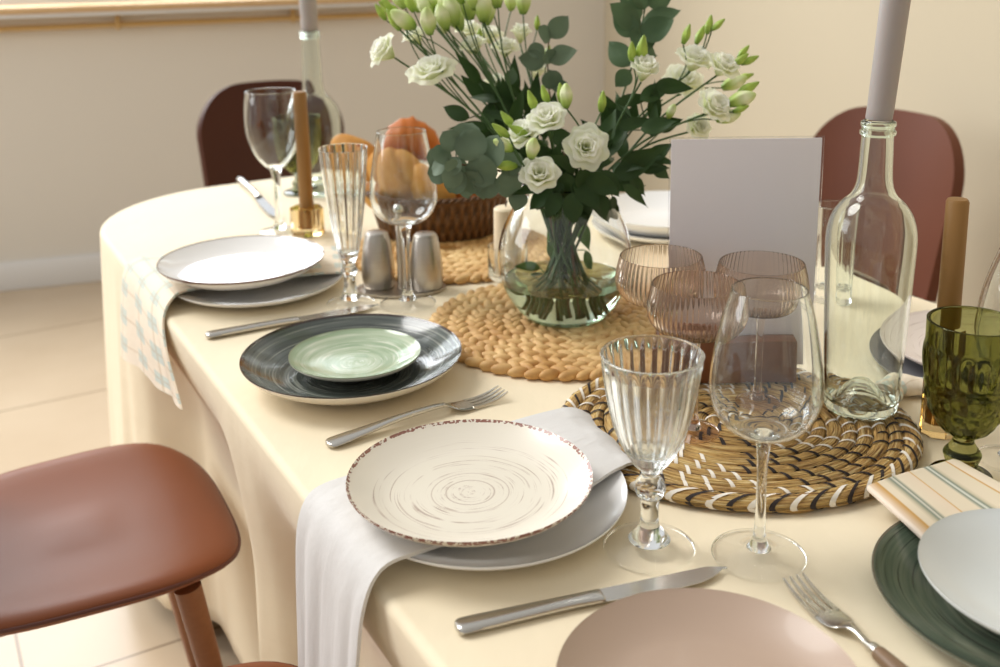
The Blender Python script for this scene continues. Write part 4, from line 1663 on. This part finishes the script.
branch('dark green leaves filling the left bunch between its stems', [(540, 160, 1.58), (515, 130, 1.6), (490, 105, 1.62)], [
    (470, 118, 1.56, -26, -10, .05, .026, 'oval'), (492, 120, 1.56, -20, 26, .05, .032, 'oval'), (500, 128, 1.55, -16, 30, .055, .034, 'oval'), (505, 110, 1.58, -24, -30, .066, .03, 'lance'), (486, 100, 1.6, -24, -24, .06, .026, 'lance'),
    (515, 120, 1.57, -14, -44, .08, .028, 'lance'), (525, 130, 1.56, -34, -40, .09, .03, 'lance'), (535, 130, 1.6, -8, -46, .085, .03, 'lance'), (520, 140, 1.54, -30, 6, .06, .032, 'oval'), (530, 112, 1.62, 10, -40, .07, .026, 'lance'),
    (512, 100, 1.62, 4, -44, .075, .026, 'lance'), (500, 118, 1.62, -2, -40, .07, .026, 'lance'), (545, 140, 1.58, -4, -46, .08, .03, 'lance'), (495, 142, 1.55, -20, 14, .045, .028, 'oval')],
    'leaf_dark', .002, 'leafy_branch', 'stem_green')
branch('fresh green leafy stem whose lower leaves sit under water', [(572, 186, 1.50), (590, 178, 1.5)], [
    (540, 268, 1.545, -30, -2, .05, .022, 'lance'), (556, 262, 1.54, 26, 20, .05, .024, 'lance'), (585, 250, 1.545, 10, 34, .05, .02, 'lance'), (560, 215, 1.53, -18, 30, .06, .024, 'lance'), (578, 220, 1.52, 14, 34, .06, .026, 'lance'), (530, 282, 1.545, 18, 12, .04, .016, 'lance'), (548, 240, 1.54, 10, 34, .05, .02, 'lance')],
    'leaf_fresh', .002, 'leafy_branch', 'stem_green')


Q = FQ
# ------------------------------------------------------------------ cutlery
def flat_loft(secs, k=5, nseg=14):
    """secs: (x, half width, z centre, half thickness) -> rounded solid along x"""
    S = cr(secs, k)
    V, Fc = [], []
    for x, w, z, h in S:
        for j in range(nseg):
            a = 2 * PI * j / nseg
            c, s = math.cos(a), math.sin(a)
            V.append((x, w * math.copysign(abs(c) ** .75, c), z + h * math.copysign(abs(s) ** .9, s)))
    n = len(S)
    for i in range(n - 1):
        for j in range(nseg):
            q = (j + 1) % nseg
            Fc.append((i * nseg + j, i * nseg + q, (i + 1) * nseg + q, (i + 1) * nseg + j))
    Fc.append(tuple(range(nseg - 1, -1, -1)))
    Fc.append(tuple((n - 1) * nseg + j for j in range(nseg)))
    return V, Fc


def lay(p0, p1, z=e):
    a = math.atan2(p1.y - p0.y, p1.x - p0.x)
    return (p0.x, p0.y, TZ + z), a, math.hypot(p1.x - p0.x, p1.y - p0.y)


def fork(label, p0, p1, wooden=False):
    """handle end at p0, tine tips at p1"""
    loc, a, L = lay(p0, p1)
    t = thing('fork', label, 'fork', loc, a)
    k = L / .205
    S = lambda q: [(x * k, w * k, z * k, h * k) for x, w, z, h in q]
    if wooden:
        mobj('handle', *flat_loft(S([(0, .004, .0065, .003), (.002, .0072, .0065, .0055), (.03, .0088, .0068, .006), (.075, .0072, .0068, .0058), (.103, .0058, .007, .005), (.105, .005, .007, .0045)])), 'handle_wood', t)
        neck = [(.1052, .0048, .007, .0042), (.112, .0045, .007, .004), (.118, .003, .007, .0022), (.13, .003, .0085, .002)]
    else:
        mobj('handle', *flat_loft(S([(0, .003, .0035, .0018), (.003, .0085, .0035, .0026), (.012, .0102, .004, .003), (.04, .008, .0062, .003), (.08, .0046, .0095, .003), (.115, .0036, .0105, .0028), (.129, .0036, .010, .0024)])), 'steel', t)
        neck = [(.1292, .0036, .010, .0024), (.132, .0036, .0098, .0022)]
    neck += [(.138, .006, .0075, .0014), (.144, .0105, .005, .0010), (.152, .0122, .0032, .0009), (.160, .0122, .0026, .0009), (.1635, .0119, .0027, .0008)]
    ms = [flat_loft(S(neck))]
    for i in range(4):
        y0 = (-.0096 + .0064 * i)
        ti = [(.1615, y0, .0028, .0024), (.175, y0, .0024, .0021), (.19, y0 * .99, .0042, .0018), (.200, y0 * .98, .0070, .0013), (.205, y0 * .98, .0088, .0006)]
        pts = cr([(x, y, z, w) for x, y, z, w in ti], 4)
        V, Fc = [], []
        for x, y, z, w in pts:
            for dy, dz in ((-w, -.0008), (w, -.0008), (w * .8, .0008), (-w * .8, .0008)):
                V.append((x * k, (y + dy) * k, (z + dz) * k))
        for q in range(len(pts) - 1):
            for j in range(4):
                jj = (j + 1) % 4
                Fc.append((q * 4 + j, q * 4 + jj, q * 4 + 4 + jj, q * 4 + 4 + j))
        Fc += [(3, 2, 1, 0), tuple((len(pts) - 1) * 4 + j for j in range(4))]
        ms.append((V, Fc))
    mobj('tines', *join(*ms), 'steel', t)
    return t


def knife(label, p0, p1, hmat='steel', z=e, flipside=1, bmat='steel'):
    loc, a, L = lay(p0, p1, z)
    t = thing('table_knife', label, 'knife', loc, a)
    k = L / .235
    S = lambda q: [(x * k, w * k, zz * k, h * k) for x, w, zz, h in q]
    mobj('handle', *flat_loft(S([(0, .004, .004, .002), (.002, .0078, .004, .0034), (.010, .0094, .0042, .0038), (.05, .0082, .0044, .004), (.09, .0072, .0044, .004), (.118, .0078, .0042, .0034), (.122, .0078, .004, .0026)])), hmat, t)
    # blade: straight back, curved edge
    sec = []
    for i in range(25):
        f = i / 24
        x = .1222 + f * (.235 - .1222)
        back = .0078 - .0010 * f - (.006 * max(0, f - .86) / .14) ** 1.0 * 1.0
        edge = -.0080 - .0035 * math.sin(min(1, f * 1.25) * PI * .8) * (1 if f < .9 else 1)
        edge = edge + max(0, (f - .7) / .3) ** 2.2 * .0145
        sec.append((x, min(back, .0078), min(edge, back - .0008)))
    V, Fc = [], []
    for x, bk, ed in sec:
        for y, zz in ((bk, .0048), (bk, .0030), (ed, .0036), (ed, .0040)):
            V.append((x * k, flipside * y * k, zz * k))
    for i in range(len(sec) - 1):
        for j in range(4):
            jj = (j + 1) % 4
            Fc.append((i * 4 + j, i * 4 + jj, i * 4 + 4 + jj, i * 4 + 4 + j))
    Fc += [(3, 2, 1, 0), tuple((len(sec) - 1) * 4 + j for j in range(4))]
    mobj('blade', V, Fc, bmat, t, smooth=25)
    return t


fork('stainless steel fork lying between the slate plate and the brown-rimmed plate', P(327, 448), P(503, 391, .008))
knife('stainless steel knife lying between the grey napkin and the taupe plate', P(456, 633), P(727, 573))
fork('fork with a wooden handle lying right of the taupe plate', P(992, 764), P(793, 578, .008), True)
knife('steel knife partly hidden beneath the dark slate plate', P(206, 339), P(379, 308), z=e)
knife('table knife with blade coloured dark for its reflection at the far table end, left of wine glass', P(240, 182), P(280, 222), z=e, bmat='blade_dark_reflection').scale = (1, .6, 1)

# ------------------------------------------------------------------ napkins
def loft_grid(secs, k=6, nv=26, wob=None):
    """secs: (left point, right point) -> grid of points"""
    L = cr([tuple(a) for a, b_ in secs], k)
    Rr = cr([tuple(b_) for a, b_ in secs], k)
    g = []
    for i, (a, b_) in enumerate(zip(L, Rr)):
        row = []
        for j in range(nv):
            f = j / (nv - 1)
            p = Vector(a).lerp(Vector(b_), f)
            if wob:
                p += wob(i / (len(L) - 1), f)
            row.append(p)
        g.append(row)
    return g


def napkin(label, secs, mat, th=.004, wob=None, k=8, nv=30, group=None):
    g = loft_grid(secs, k, nv, wob)
    V, Fc, uv = sheet(g, th)
    o = mobj('napkin', V, Fc, mat, smooth=60, uv=uv)
    return tag(o, label, 'napkin', group)


def wob_front(s, f):
    h = max(0, (s - .55) / .45)
    w = .006 * h * math.sin(f * 9 + s * 3) + .004 * h * math.sin(f * 17 + 1)
    up = .0 if s > .5 else .0012 * math.sin(f * 14 + s * 8) * (1 if s < .12 else .2)
    return Vector((-NX[0] * abs(w), -NX[1] * abs(w), up + (0 if s < .97 else .004 * math.sin(f * 7))))


# grey linen: lies across the white plate, under the cream plate, and hangs over the table edge
nn = lambda n, d, h: ND(n, d, h)
napkin('pale grey linen napkin under the cream plate, hanging over the table edge', [
    (nn(.650, .935, .0065), nn(.622, .803, .0055)),
    (nn(.622, .935, .0225), nn(.604, .795, .021)),
    (nn(.585, .935, .0265), nn(.572, .785, .0265)),
    (nn(.52, .935, .0255), nn(.52, .770, .0255)),
    (nn(.43, .925, .0255), nn(.43, .760, .0255)),
    (nn(.345, .917, .0270), nn(.345, .757, .0270)),
    (nn(.310, .913, .0268), nn(.314, .756, .0262)),
    (nn(.294, .910, .0190), nn(.298, .755, .0150)),
    (nn(.285, .908, -.005), nn(.288, .754, -.012)),
    (nn(.281, .905, -.045), nn(.283, .753, -.05)),
    (nn(.277, .900, -.12), nn(.277, .754, -.12)),
    (nn(.273, .897, -.20), nn(.273, .757, -.20)),
    (nn(.270, .894, -.266), nn(.270, .760, -.266))], 'linen_grey', .0035, wob_front)


def wob_back(s, f):
    h = max(0, (s - .5) / .5)
    w = .007 * h * (math.sin(f * 7 + .6) + .3 * math.sin(f * 15))
    return Vector((-NX[0] * abs(w), -NX[1] * abs(w), 0))


napkin('checked cream and pale green napkin hanging over the left table edge', [
    (nn(.648, 1.70, .0235), nn(.588, 1.560, .0235)),
    (nn(.58, 1.725, .0265), nn(.55, 1.570, .0265)),
    (nn(.44, 1.765, .0255), nn(.44, 1.590, .0255)),
    (nn(.355, 1.81, .0268), nn(.352, 1.60, .0268)),
    (nn(.318, 1.83, .0250), nn(.320, 1.585, .0235)),
    (nn(.297, 1.84, .006), nn(.300, 1.560, .000)),
    (nn(.288, 1.84, -.04), nn(.289, 1.490, -.028)),
    (nn(.282, 1.835, -.095), nn(.284, 1.410, -.054)),
    (nn(.278, 1.83, -.142), nn(.281, 1.365, -.062))], 'linen_check', .0035, wob_back)

# striped napkin folded on the dark green plate
na, nb_, nc, ndd = P(866, 488, .026), P(955, 459, .026), P(1062, 520, .026), P(960, 575, .026)
g = []
for i in range(16):
    f = i / 15
    row = []
    for j in range(24):
        q = j / 23
        p = na.lerp(nb_, q).lerp(ndd.lerp(nc, q), f)
        row.append(p + Vector((0, 0, .0012 * math.sin(q * 5 + f * 3))))
    g.append(row)
V, Fc, uv = sheet(g, .007)
o = mobj('napkin', V, Fc, 'linen_stripe', smooth=40, uv=uv)
bv = o.modifiers.new('soft', 'BEVEL')
bv.width = .0026
bv.segments = 3
bv.limit_method = 'ANGLE'
tag(o, 'folded striped beige and green napkin between dark green plate and white plate', 'napkin')

# rolled napkin behind the near bottle
b = P(913, 389, .012)
V, Fc = [], []
pth = []
for i in range(30):
    f = i / 29
    pth.append(((f - .5) * .11, .012 * math.sin(f * 6), .013))
V, Fc = tube(pth, lambda q: .0115 * (1 + .12 * math.sin(q * 23)), 18)
V = [Vector((v[0], v[1] * 1.5, max(.001, v[2]))) for v in V]
o = mobj('napkin', V, Fc, 'linen_check', smooth=50, loc=(b.x + .015, b.y, TZ + e), uv=[(v[0] * 6, v[1] * 6) for v in V])
o.rotation_euler = (0, 0, R(20))
tag(o, 'small rumpled napkin just right of the near bottle base', 'napkin')

# ------------------------------------------------------------------ shakers on their tray
tc = P(401, 290, 0)
TH = .005
t = thing('shaker_stand', 'steel tray with a central rod for the salt and pepper shakers', 'shaker stand', (tc.x, tc.y, TZ + e), R(3))
tw, td_ = px(45, tc, 0), px(45, tc, 0) * .62
mobj('tray', *lathe([(0, 0), (.93, 0), (1, TH * .4 / 1), (1, TH), (.96, TH), (.93, TH * .6), (0, TH * .6)], 72, None, (tw, td_)), 'brushed_steel', t)
rh = hgt(tc, 211)
mobj('rod', *lathe([(0, TH * .62), (.006, TH * .62), (.0048, .008), (.0046, rh - .006), (0, rh - .006)], 24), 'brushed_steel', t)
mobj('knob', *lathe([(0, rh - .006)] + [(.0085 * math.sin(PI * i / 12), rh + .002 - .0085 * math.cos(PI * i / 12)) for i in range(1, 12)] + [(0, rh + .0105)], 24), 'steel', t)
sp = P(379, 285, TH)
pp = P(427, 287, TH)
Aq = lambda pts, y=sp, zb=e + TH: axis_profile(y, zb, pts)
spf = Aq([(12.5, 288), (15, 284), (16.5, 274), (16.2, 262), (14.6, 248), (13.0, 238), (11.6, 232.5)])
spf[0] = (spf[0][0], 0)


def shaker(label, p, dots):
    t = thing('shaker', label, 'shaker', (p.x, p.y, TZ + e + TH * .6 + .0004), 0, 'steel shakers')
    o_ = cr(spf, 6)
    mobj('body', *lathe([(0, 0)] + o_ + [(0, o_[-1][1])], 48), 'brushed_steel', t, smooth=50)
    zt = o_[-1][1]
    mobj('cap', *lathe([(0, zt + .0002), (o_[-1][0] * .96, zt + .0002), (o_[-1][0] * .88, zt + .0028), (o_[-1][0] * .5, zt + .0046), (0, zt + .005)], 40), 'brushed_steel', t)
    for x, y in dots:
        r = .0009
        zz = zt + .0048 - .0022 * ((x * x + y * y) / (o_[-1][0] * .88) ** 2)
        mobj('hole', *lathe([(0, zz - .001), (r, zz - .001), (r, zz + .0003), (0, zz + .0003)], 10), 'dark_holes', t, smooth=30).location = (x, y, 0)
    return t


k_ = .0030
Pd = [(-1, -2), (-1, -1), (-1, 0), (-1, 1), (-1, 2), (0, 2), (1, 1.2), (0, 0)]
Sd = [(1, 1.6), (0, 2), (-1, 1.2), (0, 0), (1, -1.2), (0, -2), (-1, -1.6)]
shaker('left steel shaker on the tray, beside the champagne glass', sp, [(x * k_, y * k_) for x, y in Sd])
shaker('right steel shaker on the tray, in front of the bread basket', pp, [(x * k_, y * k_) for x, y in Pd])

# ------------------------------------------------------------------ bread basket
bk = P(440, 232, .012)
BZ = .0130
t = thing('bread_basket', 'dark brown wicker bread basket on the far straw placemat', 'basket', (bk.x, bk.y, TZ + BZ), R(4))
ax_, ay_ = px(69, bk, .03), px(69, bk, .03) * .72
bh = hgt(Vector((bk.x, bk.y - ay_ * .9, 0)), 201) - BZ
pr = [(0, 0), (.82, 0), (.86, .004), (.93, bh * .5), (1.0, bh - .006), (1.03, bh), (1.0, bh + .003), (.95, bh - .004), (.88, bh * .5), (.80, .008), (0, .008)]
V, Fc, uv = lathe(pr, 176, lambda a, z, i: 1 + .010 * math.sin(a * 44), (ax_, ay_), True)
mobj('body', V, Fc, 'wicker', t, smooth=60, uv=uv)
rim = []
for s in (0, 1, 2):
    pts = []
    for i in range(240):
        a = 2 * PI * i / 240
        w = a * 22 + s * 2 * PI / 3
        pts.append(((1.01 + .028 * math.cos(w)) * ax_ * math.cos(a), (1.01 + .04 * math.cos(w)) * ay_ * math.sin(a), bh + .004 * math.sin(w)))
    pts.append(pts[0])
    rim.append(tube(pts, .0026, 7))
mobj('rim', *join(*rim), 'wicker', t, smooth=None)


def loaf(name, label, c, axes, rot, mat, kind='roll', cat='bread'):
    """bread: deformed rounded body with creases"""
    V, Fc = [], []
    nu, nv = 40, 24
    for i in range(nv + 1):
        th = PI * i / nv
        for j in range(nu):
            ph = 2 * PI * j / nu
            x, y, z = math.cos(th), math.sin(th) * math.cos(ph), math.sin(th) * math.sin(ph)
            k = 1 + .10 * noise.noise((x * 1.7 + c[0] * 9, y * 1.7, z * 1.7 + c[2] * 5))
            if kind == 'croissant':
                k *= (1 - .14 * abs(math.sin(x * 9)) ** .5 * (1 - .2 * abs(x)))
            if kind == 'slash':
                k *= 1 - .24 * math.exp(-((z - .25 + .9 * x) / .13) ** 2) * (1 if y < .3 else .3)
            p = Vector((x * axes[0], y * axes[1] * k, z * axes[2] * k))
            if kind == 'croissant':
                p.z -= .35 * axes[0] * x * x
            V.append(p)
    for i in range(nv):
        for j in range(nu):
            q = (j + 1) % nu
            Fc.append((i * nu + j, i * nu + q, (i + 1) * nu + q, (i + 1) * nu + j))
    o = mobj(name, V, Fc, mat, smooth=None, loc=c)
    o.rotation_euler = rot
    return tag(o, label, cat, 'bread in the basket')


yb = bk.y
loaf('bread_roll', 'orange brown bread roll on top at the back of the basket', Q(411, 138, yb + .03), (.062, .04, .042), (0, R(8), R(10)), 'bread_brown', 'croissant')
loaf('bread_roll', 'golden bread roll at the left end of the basket', Q(358, 158, yb + .005), (.060, .034, .034), (0, R(38), R(-10)), 'bread_crust')
loaf('bread_loaf', 'pale golden loaf with a dark slanting crease, seen through the wine glass', Q(402, 178, yb - .03), (.072, .036, .048), (0, R(38), 0), 'bread_crust', 'slash')
loaf('bread_roll', 'pale golden roll leaning at the middle of the basket front', Q(432, 190, yb - .045), (.055, .030, .040), (R(10), R(58), 0), 'bread_crust')
loaf('bread_roll', 'orange bread roll at the right end under the eucalyptus leaves', Q(470, 192, yb - .005), (.055, .04, .036), (0, R(-10), R(20)), 'bread_brown')
loaf('bread_roll', 'bread roll low in the basket left of the loaf', Q(385, 196, yb + .005), (.045, .035, .032), (0, R(20), 0), 'bread_crust')

# ------------------------------------------------------------------ light
w = bpy.data.worlds.new('World')
sc.world = w
w.use_nodes = True
nt = w.node_tree
bg = nt.nodes['Background']
tc_ = nt.nodes.new('ShaderNodeTexCoord')
dt = nt.nodes.new('ShaderNodeVectorMath')
dt.operation = 'DOT_PRODUCT'
dt.inputs[1].default_value = Vector((-.72, .45, .53)).normalized()
nt.links.new(tc_.outputs['Generated'], dt.inputs[0])
rp = nt.nodes.new('ShaderNodeValToRGB')
rp.color_ramp.elements[0].position = 0.0
rp.color_ramp.elements[0].color = (.42, .39, .345, 1)
rp.color_ramp.elements[1].position = 1.0
rp.color_ramp.elements[1].color = (.9, .9, .9, 1)
el = rp.color_ramp.elements.new(.5)
el.color = (.61, .59, .555, 1)
mp = nt.nodes.new('ShaderNodeMapRange')
mp.inputs[1].default_value = -1
mp.inputs[2].default_value = 1
nt.links.new(dt.outputs['Value'], mp.inputs[0])
nt.links.new(mp.outputs[0], rp.inputs[0])
nt.links.new(rp.outputs[0], bg.inputs[0])
bg.inputs[1].default_value = .72


def area(name, loc, target, sx, sy, power, col):
    l = bpy.data.lights.new(name, 'AREA')
    l.shape = 'RECTANGLE'
    l.size, l.size_y = sx, sy
    l.energy = power
    l.color = col
    o = bpy.data.objects.new(name, l)
    COL.objects.link(o)
    o.location = loc
    o.rotation_euler = (Vector(target) - Vector(loc)).to_track_quat('-Z', 'Y').to_euler()
    return o


wc = W0 + WD * ((OP0 + OP1) / 2) + WN * -.05 + Vector((0, 0, 1.82))
area('window_daylight', wc, wc + WN + Vector((0, 0, -.25)), 2.7, 1.1, 50, (.93, .97, 1.0))
area('side_window_daylight', (-3.4, 1.6, 1.9), (0, 1.2, .7), 1.5, 1.5, 26, (.95, .98, 1.0))
sl = bpy.data.lights.new('soft_sun', 'SUN')
sl.energy = 1.75
sl.angle = R(28)
sl.color = (1.0, .985, .96)
so_ = bpy.data.objects.new('soft_sun', sl)
COL.objects.link(so_)
so_.location = (-4, 2.5, 4)
so_.rotation_euler = Vector((.66, -.26, -.80)).to_track_quat('-Z', 'Y').to_euler()

# ------------------------------------------------------------------ camera
cam = bpy.data.cameras.new('Camera')
cam.sensor_width = 36
cam.lens = F * 36 / 1000
cam.dof.use_dof = True
cam.dof.focus_distance = 1.12
cam.dof.aperture_fstop = 5.0
co_ = bpy.data.objects.new('Camera', cam)
COL.objects.link(co_)
co_.location = (0, 0, CZ)
co_.rotation_euler = (Matrix.Rotation(PI / 2 - PITCH, 4, 'X') @ Matrix.Rotation(-ROLL, 4, 'Z')).to_euler()
cam.shift_y = -(333.5 - V0) / 1000
sc.camera = co_

sc.view_settings.view_transform = 'Standard'
sc.view_settings.look = 'None'
sc.view_settings.gamma = 1
sc.view_settings.use_curve_mapping = False
sc.view_settings.exposure = 0.25
cy = sc.cycles
cy.max_bounces = 20
cy.transmission_bounces = 20
cy.transparent_max_bounces = 20
cy.glossy_bounces = 8
cy.diffuse_bounces = 4
cy.caustics_refractive = True
cy.caustics_reflective = True
cy.blur_glossy = .5
cy.sample_clamp_indirect = 6
